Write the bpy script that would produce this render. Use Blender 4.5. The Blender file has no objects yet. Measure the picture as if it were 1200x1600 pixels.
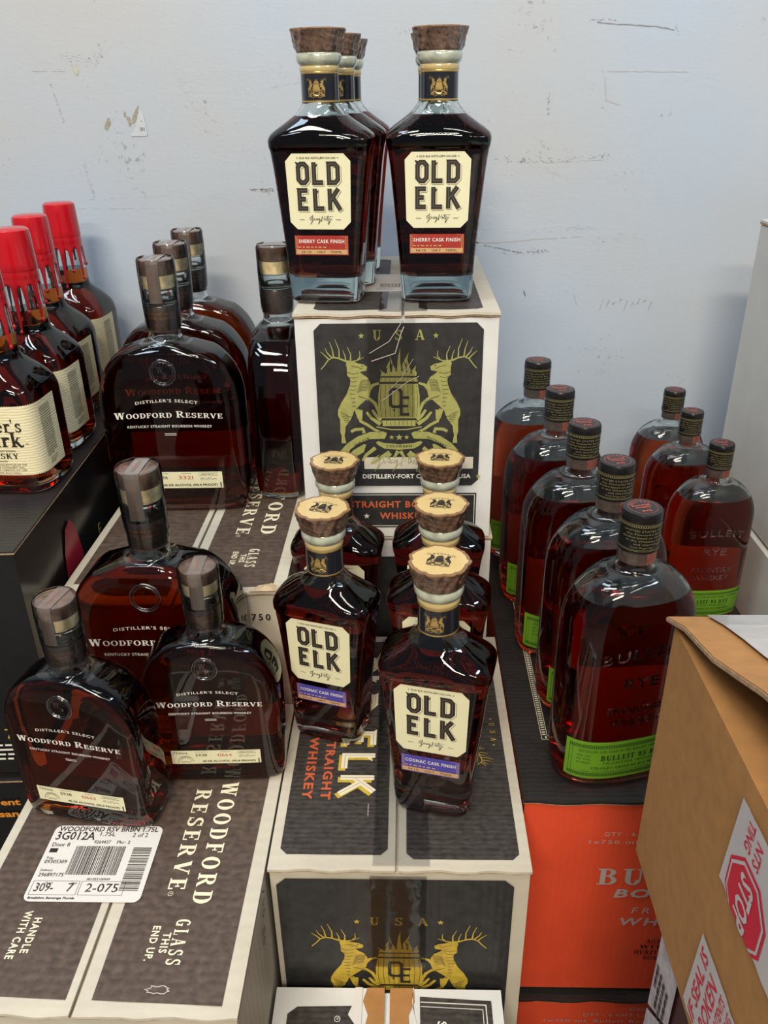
import bpy, bmesh, math, random
import numpy as np
from mathutils import Vector, Matrix
random.seed(7)
RNG = np.random.RandomState(5)
H = 1.12                       # the camera stands this high above the floor
PI = math.pi
sc = bpy.context.scene
# ------------------------------------------------------------------ camera
F_PX, PITCH, YAW, ROLL = 1286.6, 0.4699, -0.0319, -0.0167
Fv = Vector((math.sin(YAW)*math.cos(PITCH), math.cos(YAW)*math.cos(PITCH), -math.sin(PITCH)))
Rv = Vector((math.cos(YAW), -math.sin(YAW), 0)); Uv = Rv.cross(Fv)
R2 = Rv*math.cos(ROLL)+Uv*math.sin(ROLL); U2 = Uv*math.cos(ROLL)-Rv*math.sin(ROLL)
cd = bpy.data.cameras.new('camera'); cam = bpy.data.objects.new('camera', cd)
sc.collection.objects.link(cam)
cam.matrix_world = Matrix(((R2.x, U2.x, -Fv.x, 0), (R2.y, U2.y, -Fv.y, 0), (R2.z, U2.z, -Fv.z, H), (0, 0, 0, 1)))
cd.sensor_fit = 'VERTICAL'; cd.sensor_height = 24; cd.lens = F_PX/1600*24; cd.clip_start = .01; cd.clip_end = 50
sc.camera = cam
# ------------------------------------------------------------------ world, lights, exposure
w = bpy.data.worlds.new('world'); sc.world = w; w.use_nodes = True
bg = w.node_tree.nodes['Background']; bg.inputs[0].default_value = (.80, .88, 1, 1); bg.inputs[1].default_value = .24
sc.view_settings.view_transform = 'Standard'; sc.view_settings.look = 'None'
sc.view_settings.exposure = -0.27; sc.view_settings.gamma = 1; sc.view_settings.use_curve_mapping = False
sc.cycles.max_bounces = 20; sc.cycles.transmission_bounces = 18; sc.cycles.glossy_bounces = 8
sc.cycles.diffuse_bounces = 3; sc.cycles.transparent_max_bounces = 16; sc.cycles.volume_bounces = 0
sc.cycles.sample_clamp_indirect = 4; sc.cycles.use_denoising = True; sc.cycles.blur_glossy = .6
def area(name, loc, size, power, col, target=None, rot=(0, 0, 0)):
    l = bpy.data.lights.new(name, 'AREA'); l.shape = 'RECTANGLE'; l.size, l.size_y = size
    l.energy = power; l.color = col
    o = bpy.data.objects.new(name, l); sc.collection.objects.link(o); o.location = (loc[0], loc[1], loc[2]+H)
    if target is not None:
        d = Vector(target)-Vector(loc); o.rotation_euler = d.to_track_quat('-Z', 'Y').to_euler()
    else: o.rotation_euler = rot
    return o
# rows of ceiling tube fittings over the aisle
area('ceiling_light', (-.32, -1.60, 1.75), (1.2, .16), 90, (1, .88, .69), (0, .5, -.6))
area('ceiling_light', (-.9, -.10, 2.1), (1.2, .16), 25, (1, .96, .88), (-.1, .7, -.5))
area('ceiling_light', (.55, -.5, 2.3), (1.2, .16), 15, (1, .94, .84), (.1, .7, -.5))
area('ceiling_light', (-.2, -2.9, 1.75), (1.2, .16), 58, (1, .86, .67), (0, .5, -.5))
area('ceiling_light', (1.6, -2.2, 2.1), (1.2, .16), 12, (1, .92, .80), (0, .7, -.5))
area('ceiling_light', (-1.6, -.3, 2.3), (1.2, .16), 14, (.74, .86, 1), (-.5, 1.2, .1))
area('ceiling_light', (1.9, -.2, 1.7), (1.2, .16), 26, (.66, .82, 1), (0, .6, -.5))
area('ceiling_light', (-1.0, .75, 1.9), (.9, .16), 9, (.70, .84, 1), (-.3, 1.1, -.2))

# ------------------------------------------------------------------ materials
def nt(name):
    m = bpy.data.materials.new(name); m.use_nodes = True
    return m, m.node_tree.nodes, m.node_tree.links
MATS = {}
def mat(name, col, rough=.6, metal=0., var=.0, vscale=30., bump=0., bscale=200., coat=0., spec=.5, wave=None):
    """principled with noise tint, fine bump and optional corrugation wave"""
    if name in MATS: return MATS[name]
    m, N, L = nt(name); b = N['Principled BSDF']
    b.inputs['Base Color'].default_value = (*col, 1); b.inputs['Roughness'].default_value = rough
    b.inputs['Metallic'].default_value = metal; b.inputs['Specular IOR Level'].default_value = spec
    b.inputs['Coat Weight'].default_value = coat; b.inputs['Coat Roughness'].default_value = .08
    tc = N.new('ShaderNodeTexCoord')
    if var:
        n = N.new('ShaderNodeTexNoise'); n.inputs['Scale'].default_value = vscale; n.inputs['Detail'].default_value = 6
        L.new(tc.outputs['Object'], n.inputs['Vector'])
        r = N.new('ShaderNodeMapRange'); r.inputs[1].default_value = .3; r.inputs[2].default_value = .7
        r.inputs[3].default_value = 1-var; r.inputs[4].default_value = 1+var
        L.new(n.outputs['Fac'], r.inputs[0])
        mx = N.new('ShaderNodeVectorMath'); mx.operation = 'SCALE'; mx.inputs[0].default_value = col
        L.new(r.outputs[0], mx.inputs['Scale']); L.new(mx.outputs[0], b.inputs['Base Color'])
    last = None
    if bump:
        n = N.new('ShaderNodeTexNoise'); n.inputs['Scale'].default_value = bscale; n.inputs['Detail'].default_value = 3
        L.new(tc.outputs['Object'], n.inputs['Vector'])
        bp = N.new('ShaderNodeBump'); bp.inputs['Strength'].default_value = bump; bp.inputs['Distance'].default_value = .001
        L.new(n.outputs['Fac'], bp.inputs['Height']); L.new(bp.outputs[0], b.inputs['Normal']); last = bp
    if wave:
        axis, sca, st = wave
        wv = N.new('ShaderNodeTexWave'); wv.bands_direction = axis; wv.inputs['Scale'].default_value = sca
        wv.inputs['Distortion'].default_value = 3.5; wv.inputs['Detail'].default_value = 3; wv.inputs['Detail Scale'].default_value = 2
        L.new(tc.outputs['Object'], wv.inputs['Vector'])
        bp = N.new('ShaderNodeBump'); bp.inputs['Strength'].default_value = st; bp.inputs['Distance'].default_value = .0012
        L.new(wv.outputs['Fac'], bp.inputs['Height'])
        if last: L.new(last.outputs[0], bp.inputs['Normal'])
        L.new(bp.outputs[0], b.inputs['Normal'])
    MATS[name] = m
    return m
def glass_mat(name, ior, col=(1, 1, 1), rough=0.):
    m, N, L = nt(name); N.remove(N['Principled BSDF'])
    g = N.new('ShaderNodeBsdfGlass'); g.inputs['Color'].default_value = (*col, 1); g.inputs['IOR'].default_value = ior
    g.inputs['Roughness'].default_value = rough
    L.new(g.outputs[0], N['Material Output'].inputs['Surface']); return m
def liquid_mat(name, sigma, side=.93):
    """whiskey: absorbing liquid; faces flagged 'top' border air, the others border glass"""
    m, N, L = nt(name); N.remove(N['Principled BSDF'])
    g = N.new('ShaderNodeBsdfGlass'); g.inputs['Roughness'].default_value = 0
    a = N.new('ShaderNodeAttribute'); a.attribute_name = 'top'
    r = N.new('ShaderNodeMapRange'); r.inputs[3].default_value = side; r.inputs[4].default_value = 1.36
    L.new(a.outputs['Fac'], r.inputs[0]); L.new(r.outputs[0], g.inputs['IOR'])
    L.new(g.outputs[0], N['Material Output'].inputs['Surface'])
    v = N.new('ShaderNodeVolumeAbsorption'); D = max(sigma)*1.02
    v.inputs['Density'].default_value = D; v.inputs['Color'].default_value = tuple(1-s/D for s in sigma)+(1,)
    L.new(v.outputs[0], N['Material Output'].inputs['Volume']); return m
def film_mat(name, alpha=.12, col=(1, 1, 1), rough=.12, bump=0):
    """thin clear film: mostly see-through with a glossy skin"""
    m, N, L = nt(name); N.remove(N['Principled BSDF'])
    t = N.new('ShaderNodeBsdfTransparent'); t.inputs[0].default_value = (*col, 1)
    g = N.new('ShaderNodeBsdfGlossy'); g.inputs['Roughness'].default_value = rough
    mx = N.new('ShaderNodeMixShader'); fr = N.new('ShaderNodeFresnel'); fr.inputs['IOR'].default_value = 1.45
    ad = N.new('ShaderNodeMath'); ad.operation = 'ADD'; ad.inputs[1].default_value = alpha
    L.new(fr.outputs[0], ad.inputs[0]); L.new(ad.outputs[0], mx.inputs[0])
    L.new(t.outputs[0], mx.inputs[1]); L.new(g.outputs[0], mx.inputs[2])
    if bump:
        n = N.new('ShaderNodeTexNoise'); n.inputs['Scale'].default_value = 60; tc = N.new('ShaderNodeTexCoord')
        L.new(tc.outputs['Object'], n.inputs['Vector'])
        bp = N.new('ShaderNodeBump'); bp.inputs['Strength'].default_value = bump; bp.inputs['Distance'].default_value = .004
        L.new(n.outputs['Fac'], bp.inputs['Height']); L.new(bp.outputs[0], g.inputs['Normal'])
    L.new(mx.outputs[0], N['Material Output'].inputs['Surface']); return m
GLASS = glass_mat('clear_glass', 1.5, (.90, .94, .935))
INNER = glass_mat('glass_to_air', 1/1.5)
LIQ_OE = liquid_mat('dark_red_whiskey', (34, 92, 115))
LIQ_CO = liquid_mat('ruby_whiskey', (18, 66, 72))
LIQ_WF = liquid_mat('amber_whiskey', (16, 56, 120))
LIQ_MM = liquid_mat('red_amber_whiskey', (15, 55, 110))
LIQ_BU = liquid_mat('red_rye_whiskey', (6, 38, 56))
EMBOSS = film_mat('embossed_glass', .14, (.93, .9, .9), .05)
FILM = film_mat('clear_tape', .0, (.90, .90, .90), .10, .15)
SHRINK = film_mat('shrink_wrap', .02, (.97, .965, .96), .10, .35)
WHITE_CARD = mat('white_card', (.51, .475, .395), .55, var=.05, bump=.15, wave=('Y', 26, .12))
COOL_CARD = mat('cool_white_card', (.62, .63, .63), .55, var=.05, bump=.2)
BROWN_CORE = mat('brown_corrugated_core', (.33, .22, .13), .9, var=.3, vscale=200)
KRAFT = mat('kraft_board', (.35, .168, .052), .8, var=.09, vscale=90, bump=.15)
CHAR_TOP = mat('charcoal_print_top', (.037, .032, .029), .5, var=.45, vscale=160, wave=('Y', 58, .20))
CHAR_FRONT = mat('charcoal_print_front', (.024, .024, .025), .45, var=.3, vscale=90, wave=('X', 45, .12))
BROWN_TOP = mat('dark_brown_print', (.076, .052, .040), .55, var=.35, vscale=160, wave=('Y', 40, .16))
BLACK_GLOSS = mat('black_gloss_card', (.008, .008, .009), .22, var=.2, bump=.15, bscale=60)
BLACK_MATTE = mat('black_matte_card', (.016, .015, .015), .45, var=.3, bump=.3, wave=('Y', 55, .10))
ORANGE = mat('orange_red_card', (.66, .070, .026), .5, var=.05, vscale=30, bump=.15, wave=('X', 45, .08))
CREAM = mat('cream_paper', (.66, .645, .44), .6, var=.02)
CREAM_G = mat('pale_yellow_paper', (.70, .64, .42), .6, var=.03, wave=('Z', 110, .2))
INK = mat('black_ink', (.018, .014, .012), .5)
INK_MID = mat('inline_ink', (.10, .085, .06), .6)
INK_SOFT = mat('grey_brown_ink', (.22, .19, .12), .6)
GOLD_PRINT = mat('olive_gold_print', (.30, .30, .095), .5, var=.1, vscale=200)
GOLD_BRIGHT = mat('bright_gold_print', (.50, .36, .045), .45, var=.15, vscale=150)
GOLD_FOIL = mat('gold_foil', (.62, .42, .14), .3, metal=.7)
WHITE_PRINT = mat('white_print', (.70, .69, .65), .5)
CREAM_PRINT = mat('cream_print', (.72, .67, .50), .5)
RED_PRINT = mat('red_orange_print', (.50, .10, .04), .5)
GREY_PRINT = mat('pale_grey_print', (.42, .36, .34), .5)
RED_LABEL = mat('maroon_label', (.32, .025, .018), .45, var=.05)
BLUE_LABEL = mat('violet_blue_label', (.065, .05, .33), .45, var=.05)
TAN_BAND = mat('tan_strip', (.50, .31, .14), .5)
GREEN_LABEL = mat('green_paper', (.115, .27, .012), .5, var=.04)
DKGREEN = mat('dark_green_ink', (.015, .045, .006), .6)
BARK = mat('bark', (.10, .058, .038), .28, var=.8, vscale=120, bump=1., bscale=170, coat=.9)
WOOD_CREAM = mat('cream_wood_disc', (.58, .43, .19), .3, var=.05, coat=.6)
WOOD_RIM = mat('brown_bark_rim', (.22, .115, .05), .4, var=.2, coat=.6)
COLLAR = mat('milky_green_collar', (.36, .385, .31), .08, var=.3, vscale=90, coat=1., bump=.3, bscale=90)
COLLAR_GOLD = mat('straw_gold_band', (.48, .37, .16), .2, coat=.8)
NECK_BLACK = mat('black_neck_band', (.012, .013, .018), .22, coat=.6)
DARKWOOD = mat('dark_wood_cap', (.10, .062, .045), .25, var=.5, vscale=90, coat=.9)
CORK = mat('pale_cork', (.80, .70, .42), .5, var=.3, vscale=160, coat=.8)
NECK_BROWN = mat('brown_neck_band', (.06, .045, .04), .28, var=.3, vscale=200, coat=.6)
COPPER = mat('copper_print', (.45, .17, .07), .35, metal=.4)
TAX_STRIP = mat('grey_brown_seal_strip', (.17, .145, .135), .25, var=.2, coat=.6)
WAX = mat('red_wax', (.43, .005, .012), .2, var=.05, coat=.4)
CAP_BLACK = mat('black_screw_cap', (.008, .008, .009), .25, spec=.4)
OLIVE_INK = mat('olive_gold_ink', (.15, .13, .055), .4)
CORAL_INK = mat('coral_ink', (.50, .09, .055), .5)
RED_PAPER = mat('stop_red_ink', (.55, .01, .04), .5)
TAPE_WHITE = mat('white_paper_tape', (.50, .475, .48), .35, var=.06, bump=.5, bscale=40)
LAB_WHITE = mat('white_shipping_label', (.63, .615, .60), .35)

# ------------------------------------------------------------------ objects and meshes
def link(o, parent=None):
    sc.collection.objects.link(o)
    if parent is not None: o.parent = parent
    return o
def tag(o, label=None, cat=None, group=None, kind=None):
    for k, v in (('label', label), ('category', cat), ('group', group), ('kind', kind)):
        if v: o[k] = v
    return o
def empty(name, loc=(0, 0, 0), rz=0., label=None, cat=None, group=None):
    o = bpy.data.objects.new(name, None); o.empty_display_size = .02
    o.location = (loc[0], loc[1], loc[2]+H); o.rotation_euler = (0, 0, rz); link(o)
    return tag(o, label, cat, group)
def mobj(name, V, Fs, m, parent=None, smooth=False, auto=None, world=False, mats=None, fm=None):
    me = bpy.data.meshes.new(name); me.from_pydata([tuple(v) for v in V], [], [tuple(f) for f in Fs])
    for mm in (mats or [m]): me.materials.append(mm)
    if fm is not None: me.polygons.foreach_set('material_index', fm)
    if smooth:
        me.polygons.foreach_set('use_smooth', [True]*len(me.polygons))
        if auto: me.set_sharp_from_angle(angle=math.radians(auto))
    me.update(); o = bpy.data.objects.new(name, me); link(o, parent)
    if world:                                   # vertices are given in place: cancel the parent's offset
        base = parent.location if parent is not None else Vector((0, 0, 0))
        o.location = Vector((0, 0, H))-base
        p = parent.parent if parent is not None else None
        while p is not None: o.location -= p.location; p = p.parent
    return o
def dup_tree(o, parent=None):
    c = o.copy(); link(c, parent)
    for ch in list(o.children): dup_tree(ch, c)
    return c
class Mesh:
    def __init__(s): s.V = []; s.F = []
    def add(s, V, Fs):
        n = len(s.V); s.V += [tuple(v) for v in V]; s.F += [tuple(i+n for i in f) for f in Fs]; return s
    def box(s, a, b):
        (x0, y0, z0), (x1, y1, z1) = a, b
        return s.add([(x0, y0, z0), (x1, y0, z0), (x1, y1, z0), (x0, y1, z0), (x0, y0, z1), (x1, y0, z1), (x1, y1, z1), (x0, y1, z1)],
                     [(0, 3, 2, 1), (4, 5, 6, 7), (0, 1, 5, 4), (1, 2, 6, 5), (2, 3, 7, 6), (3, 0, 4, 7)])
    def obj(s, name, m, parent=None, **k): return mobj(name, s.V, s.F, m, parent, **k)

# ------------------------------------------------------------------ flat art: text, strokes, polygons
_tc = {}
def btext(t, size=1., bold=0., shear=0., spacing=1.):
    key = (t, bold, shear, spacing)
    if key not in _tc:
        c = bpy.data.curves.new('t', 'FONT'); c.body = t; c.align_x = 'CENTER'; c.align_y = 'CENTER'; c.size = 1
        c.offset = bold; c.shear = shear; c.space_character = spacing; c.resolution_u = 2; c.fill_mode = 'FRONT'
        o = bpy.data.objects.new('t', c); sc.collection.objects.link(o)
        dg = bpy.context.evaluated_depsgraph_get(); me = bpy.data.meshes.new_from_object(o.evaluated_get(dg))
        V = np.array([v.co[:2] for v in me.vertices]).reshape(-1, 2); Fs = [tuple(p.vertices) for p in me.polygons]
        bpy.data.objects.remove(o); bpy.data.curves.remove(c); bpy.data.meshes.remove(me)
        _tc[key] = (V, Fs)
    V, Fs = _tc[key]
    return V*size/.70, Fs                       # size is the capital height
class Art:
    def __init__(s): s.V = []; s.F = []; s.K = []; s.k = 0
    def add(s, V, Fs, K=None):
        n = len(s.V); s.V += [(float(v[0]), float(v[1])) for v in V]; s.F += [tuple(i+n for i in f) for f in Fs]
        s.K += [s.k]*len(V) if K is None else [s.k+q for q in K]; s.k = (max(s.K) if s.K else 0)+1; return s
    def lift(s, i): return (s.K[i] % 13)*1e-5          # pieces that cross lie a hair apart
    def poly(s, P): return s.add(P, [tuple(range(len(P)))])
    def rect(s, x0, y0, x1, y1): return s.poly([(x0, y0), (x1, y0), (x1, y1), (x0, y1)])
    def stroke(s, P, w0, w1=None):
        w1 = w0 if w1 is None else w1; P = np.array(P, float); n = len(P)
        L = []; Rr = []
        for i in range(n):
            d = (P[min(i+1, n-1)]-P[max(i-1, 0)]); d = d/max(np.hypot(*d), 1e-9); nn = np.array([-d[1], d[0]])
            w = (w0+(w1-w0)*i/max(n-1, 1))/2; L.append(P[i]+nn*w); Rr.append(P[i]-nn*w)
        V = L+Rr
        return s.add(V, [(i, i+1, n+i+1, n+i) for i in range(n-1)])
    def miter(s, P, w, closed=False):
        P = np.array(P, float); n = len(P); A = []; B = []
        for i in range(n):
            if closed: a, b = P[i]-P[i-1], P[(i+1) % n]-P[i]
            else: a = P[i]-P[max(i-1, 0)] if i else P[1]-P[0]; b = P[min(i+1, n-1)]-P[i] if i < n-1 else P[-1]-P[-2]
            a = a/np.hypot(*a); b = b/np.hypot(*b); na = np.array([-a[1], a[0]]); nb = np.array([-b[1], b[0]])
            m = na+nb; m = m/max(np.dot(m, na), .3)*1.
            m = m*(w/2)
            A.append(P[i]+m); B.append(P[i]-m)
        k = n if closed else n-1
        return s.add(A+B, [(i, (i+1) % n, n+(i+1) % n, n+i) for i in range(k)])
    def star(s, x, y, r):
        return s.poly([(x+(r if i % 2 == 0 else r*.42)*math.sin(i*PI/5), y+(r if i % 2 == 0 else r*.42)*math.cos(i*PI/5)) for i in range(10)])
    def ring(s, cx, cy, r0, r1, n=28, a0=0, a1=2*PI):
        V = []
        for i in range(n+1):
            a = a0+(a1-a0)*i/n; V += [(cx+r0*math.cos(a), cy+r0*math.sin(a)), (cx+r1*math.cos(a), cy+r1*math.sin(a))]
        return s.add(V, [(2*i, 2*i+1, 2*i+3, 2*i+2) for i in range(n)])
    def text(s, t, x, y, size, width=None, bold=0., shear=0., spacing=1., arc=None, ysc=1.):
        V, Fs = btext(t, size, bold, shear, spacing)
        if len(V) == 0: return s
        V = V.copy(); mx = (V[:, 0].max()+V[:, 0].min())/2; V[:, 0] -= mx
        if width: V[:, 0] *= width/max(np.ptp(V[:, 0]), 1e-9)
        V[:, 1] *= ysc
        if arc: V[:, 1] -= V[:, 0]**2/(2*arc)
        V += (x, y); return s.add(V, Fs)
    def slab(s, t, x, y, size, width=None, spacing=.12, arc=None, first=None, weight=1.):
        """serif capitals from the stroke tables below, centred; first = size factor of initials"""
        A = Art(); cx = 0; prev = ' '
        for ch in t:
            k = (first if (first and prev == ' ') else 1.)
            V, Fs, adv, K = slab_glyph(ch, weight)
            if len(V): A.add([(cx+v[0]*k, v[1]*k) for v in V], Fs, K)
            cx += (adv+spacing)*k; prev = ch
        if not A.V: return s
        V = np.array(A.V); V[:, 0] -= (cx-spacing)/2; V[:, 1] -= .5; V *= size
        if width: V[:, 0] *= width/np.ptp(V[:, 0])
        if arc: V[:, 1] -= V[:, 0]**2/(2*arc)
        V += (x, y); return s.add(V, A.F, A.K)
    def moved(s, dx=0, dy=0, k=1., rot=0.):
        A = Art(); V = np.array(s.V).reshape(-1, 2)*k; c, q = math.cos(rot), math.sin(rot)
        A.V = [(v[0]*c-v[1]*q+dx, v[0]*q+v[1]*c+dy) for v in V]; A.F = list(s.F); A.K = list(s.K); A.k = s.k; return A
    def join(s, o): return s.add(o.V, o.F, o.K)
_sg = {}
def slab_glyph(ch, wt=1.):
    key = (ch, wt)
    if key in _sg: return _sg[key]
    T, t, S = .19*wt, .075*wt, .075
    A = Art(); w = .7
    def stem(x, y0=0, y1=1, sf='bt', T_=T):
        A.rect(x-T_/2, y0, x+T_/2, y1)
        if 'b' in sf: A.rect(x-T_/2-.10, y0, x+T_/2+.10, y0+S)
        if 't' in sf: A.rect(x-T_/2-.10, y1-S, x+T_/2+.10, y1)
    def sl(x0, y0, x1, y1, w_): A.poly([(x0-w_/2, y0), (x0+w_/2, y0), (x1+w_/2, y1), (x1-w_/2, y1)])
    def sf(x, y, l=.15): A.rect(x-l, y, x+l, y+S)
    def bow(cx, cy, rx, ry, wx, wy, a0, a1, n=14):
        V = []
        for i in range(n+1):
            a = a0+(a1-a0)*i/n; c, q = math.cos(a), math.sin(a)
            V += [(cx+rx*c, cy+ry*q), (cx+(rx-wx)*c, cy+(ry-wy)*q)]
        A.add(V, [(2*i, 2*i+1, 2*i+3, 2*i+2) for i in range(n)])
    h = PI/2
    if ch == 'W': sl(.30, 0, .12, 1, T*1.1); sl(.30, 0, .52, 1, t*1.1); sl(.76, 0, .55, 1, T*1.1); sl(.76, 0, .96, 1, t*1.1); sf(.12, 1-S); sf(.54, 1-S); sf(.96, 1-S); w = 1.08
    elif ch in 'O0': bow(.42, .5, .42, .52, T*1.1, t, 0, 4*h, 28); w = .84
    elif ch == 'Q': bow(.42, .5, .42, .52, T*1.1, t, 0, 4*h, 28); sl(.7, -.15, .5, .3, T); w = .84
    elif ch == 'D': stem(.2); A.rect(.2, 0, .42, S); A.rect(.2, 1-S, .42, 1); bow(.40, .5, .40, .5, T*1.1, S, -h, h); w = .8
    elif ch == 'F': stem(.2); A.rect(.2, 1-S, .66, 1); A.rect(.58, .72, .66, 1); A.rect(.2, .48, .52, .48+S); A.rect(.46, .38, .53, .65); w = .68
    elif ch == 'E': stem(.2); A.rect(.2, 1-S, .66, 1); A.rect(.58, .74, .66, 1); A.rect(.2, .48, .52, .48+S); A.rect(.46, .38, .53, .65); A.rect(.2, 0, .68, S); A.rect(.60, 0, .68, .27); w = .7
    elif ch == 'R': stem(.2); A.rect(.2, 1-S, .42, 1); A.rect(.2, .46, .42, .46+S); bow(.40, .73, .32, .27, T, S, -h, h); sl(.74, 0, .44, .48, T); sf(.74, 0, .12); w = .84
    elif ch == 'B': stem(.2); A.rect(.2, 1-S, .42, 1); A.rect(.2, .5, .44, .5+S); A.rect(.2, 0, .44, S); bow(.38, .76, .30, .24, T, S, -h, h); bow(.40, .28, .34, .28, T, S, -h, h); w = .76
    elif ch == 'P': stem(.2); A.rect(.2, 1-S, .42, 1); A.rect(.2, .44, .42, .44+S); bow(.40, .72, .32, .28, T, S, -h, h); w = .72
    elif ch == 'S':
        bow(.36, .74, .30, .27, T*.9, t*1.2, .25*h, 3*h); bow(.36, .26, .32, .28, T*.9, t*1.2, -2*h*.88, h)
        A.rect(.58, .66, .65, 1.0); A.rect(.04, .0, .11, .34); A.poly([(.12, .60), (.24, .66), (.62, .38), (.50, .34)]); w = .7
    elif ch == 'V': sl(.42, 0, .14, 1, T*1.1); sl(.42, 0, .72, 1, t*1.1); sf(.14, 1-S); sf(.72, 1-S); w = .84
    elif ch == 'A': sl(.74, 0, .44, 1, T*1.1); sl(.12, 0, .40, 1, t*1.1); A.rect(.24, .3, .62, .3+t); sf(.12, 0); sf(.74, 0); w = .88
    elif ch == 'U': stem(.2, .3, 1, 't'); A.rect(.66-t/2, .3, .66+t/2, 1); sf(.66, 1-S); bow(.405, .32, .30, .34, T, S, 2*h, 4*h); w = .84
    elif ch == 'L': stem(.2); A.rect(.2, 0, .66, S); A.rect(.58, 0, .66, .3); w = .68
    elif ch == 'I': stem(.2); w = .4
    elif ch == 'T': stem(.36, sf='b'); A.rect(0, 1-S, .72, 1); A.rect(0, .74, .07, 1); A.rect(.65, .74, .72, 1); w = .72
    elif ch == 'K': stem(.2); sl(.28, .42, .66, 1, t*1.3); sl(.74, 0, .42, .58, T*1.05); sf(.66, 1-S, .13); sf(.74, 0, .13); w = .86
    elif ch == 'Y': stem(.4, 0, .46, 'b'); sl(.40, .42, .13, 1, T*1.1); sl(.40, .42, .68, 1, t*1.2); sf(.13, 1-S, .13); sf(.68, 1-S, .13); w = .8
    elif ch == 'H': stem(.2); stem(.66); A.rect(.2, .47, .66, .47+t); w = .86
    elif ch == 'N': stem(.16, T_=t*1.3); stem(.70, T_=t*1.3, sf='t'); sl(.68, 0, .18, 1, T*1.1); w = .86
    elif ch == 'M': stem(.16, T_=t*1.3); stem(.86, T_=T); sl(.50, .1, .20, 1, T*1.1); sl(.50, .1, .84, 1, t*1.2); w = 1.02
    elif ch == 'C': bow(.42, .5, .42, .52, T*1.1, t*1.2, .45*h, 3.5*h, 22); A.rect(.66, .64, .73, .98); w = .76
    elif ch == 'G': bow(.42, .5, .42, .52, T*1.1, t*1.2, .45*h, 3.6*h, 22); A.rect(.58, .0, .76, .44); A.rect(.46, .40, .84, .40+S); w = .84
    elif ch == '9': bow(.33, .68, .30, .33, T, t*1.3, 0, 4*h, 22); bow(.33, .40, .30, .42, T, t*1.5, -1.6*h, .7*h); w = .66
    elif ch == '5': A.rect(.12, .86, .60, 1); A.rect(.12, .5, .20, 1); bow(.32, .34, .32, .36, T, t*1.4, -1.8*h, 1.5*h, 18); w = .66
    elif ch == 'r': stem(.2, 0, .66, 'bt', T*.95); bow(.46, .44, .26, .24, T*.8, t*1.6, .6*h, 2*h, 8); A.ring(.53, .58, 0, .095, 10); w = .56
    elif ch == 's':
        bow(.30, .50, .24, .18, T*.8, t*1.1, .2*h, 3*h); bow(.30, .17, .26, .19, T*.8, t*1.1, -2*h*.88, h); A.poly([(.10, .40), (.22, .44), (.50, .26), (.40, .22)])
        A.rect(.46, .44, .52, .67); A.rect(.05, .0, .11, .22); w = .56
    elif ch == 'k': stem(.2, 0, 1.02, 'bt', T*.95); sl(.26, .26, .58, .66, t*1.3); A.stroke([(.36, .40), (.52, .2), (.66, .02), (.8, .03), (.86, .14)], T*1.1, t*.8); A.rect(.46, .60, .72, .66); w = .8
    elif ch == 'a': stem(.48, .0, .5, '', T*.9); A.rect(.44, 0, .66, .07); bow(.34, .46, .24, .21, T*.85, t*1.3, 0, 1.8*h); bow(.28, .18, .24, .19, T*.85, t, .6*h, 4.2*h); w = .64
    elif ch == 'e': bow(.32, .33, .30, .35, T*.9, t*1.2, 0, 3.6*h, 20); A.rect(.12, .34, .60, .34+t); w = .62
    elif ch in "'’": A.poly([(.05, 1), (.20, 1), (.17, .78), (.07, .66), (.10, .80), (.05, .86)]); w = .24
    elif ch == '.': A.rect(.05, 0, .2, .15); w = .25
    elif ch == '-': A.rect(.02, .42, .36, .42+t*1.3); w = .38
    elif ch == ' ': w = .36
    else:
        V, Fs = btext(ch, 1.); V = V.copy()
        if len(V):
            V[:, 0] -= V[:, 0].min(); V[:, 1] -= V[:, 1].min(); A.add(V, Fs); w = float(V[:, 0].max())
    _sg[key] = (A.V, A.F, w, A.K); return _sg[key]
def block_word(word, spurs=True):
    """chamfered heavy capitals for the big label words, unit height; returns centre-line polylines and width"""
    out = []; x = 0; c = .17
    for ch in word:
        w = .56
        if ch == 'O': out.append(([(x+c, 0), (x+w-c, 0), (x+w, c), (x+w, 1-c), (x+w-c, 1), (x+c, 1), (x, 1-c), (x, c)], True))
        if ch == 'D': out.append(([(x, 0), (x+w-c, 0), (x+w, c), (x+w, 1-c), (x+w-c, 1), (x, 1)], True))
        if ch == 'L': out.append(([(x, 1.1), (x, 0), (x+w, 0)], False)); w = .50
        if ch == 'E': out.append(([(x+w*.95, 1), (x, 1), (x, 0), (x+w*.95, 0)], False)); out.append(([(x, .52), (x+w*.72, .52)], False))
        if ch == 'K': out.append(([(x, 1.1), (x, -.1)], False)); out.append(([(x+.02, .42), (x+w, 1.1)], False)); out.append(([(x+.22, .58), (x+w+.10, -.1)], False))
        if ch == 'O' or ch == 'D' or ch == 'E': out.append(([(x-.02, 1.0), (x-.17, 1.12)], 's'))
        if ch == 'L': out.append(([(x+.02, .80), (x+.24, 1.0)], 's'))
        x += w+.44
    return out, x-.44
def block_art(word, cx, y0, size, width, thick):
    """three layers: offset shadow line, body, inline"""
    P, w = block_word(word); k = width/(w+.3)
    sh, bd, il = Art(), Art(), Art()
    for pts, cl in P:
        Q = [(cx+(p[0]-w/2)*k, y0+(p[1]*.82+.09)*size) for p in pts]
        if cl == 's': bd.stroke(Q, thick*.7, thick*.1); continue
        QS = [(q[0]+thick*.27, q[1]-thick*.24) for q in Q]
        sh.miter(QS, thick*1.12, cl); bd.miter(Q, thick, cl); il.miter(Q, thick*.12, cl)
    return sh, bd, il
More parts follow.
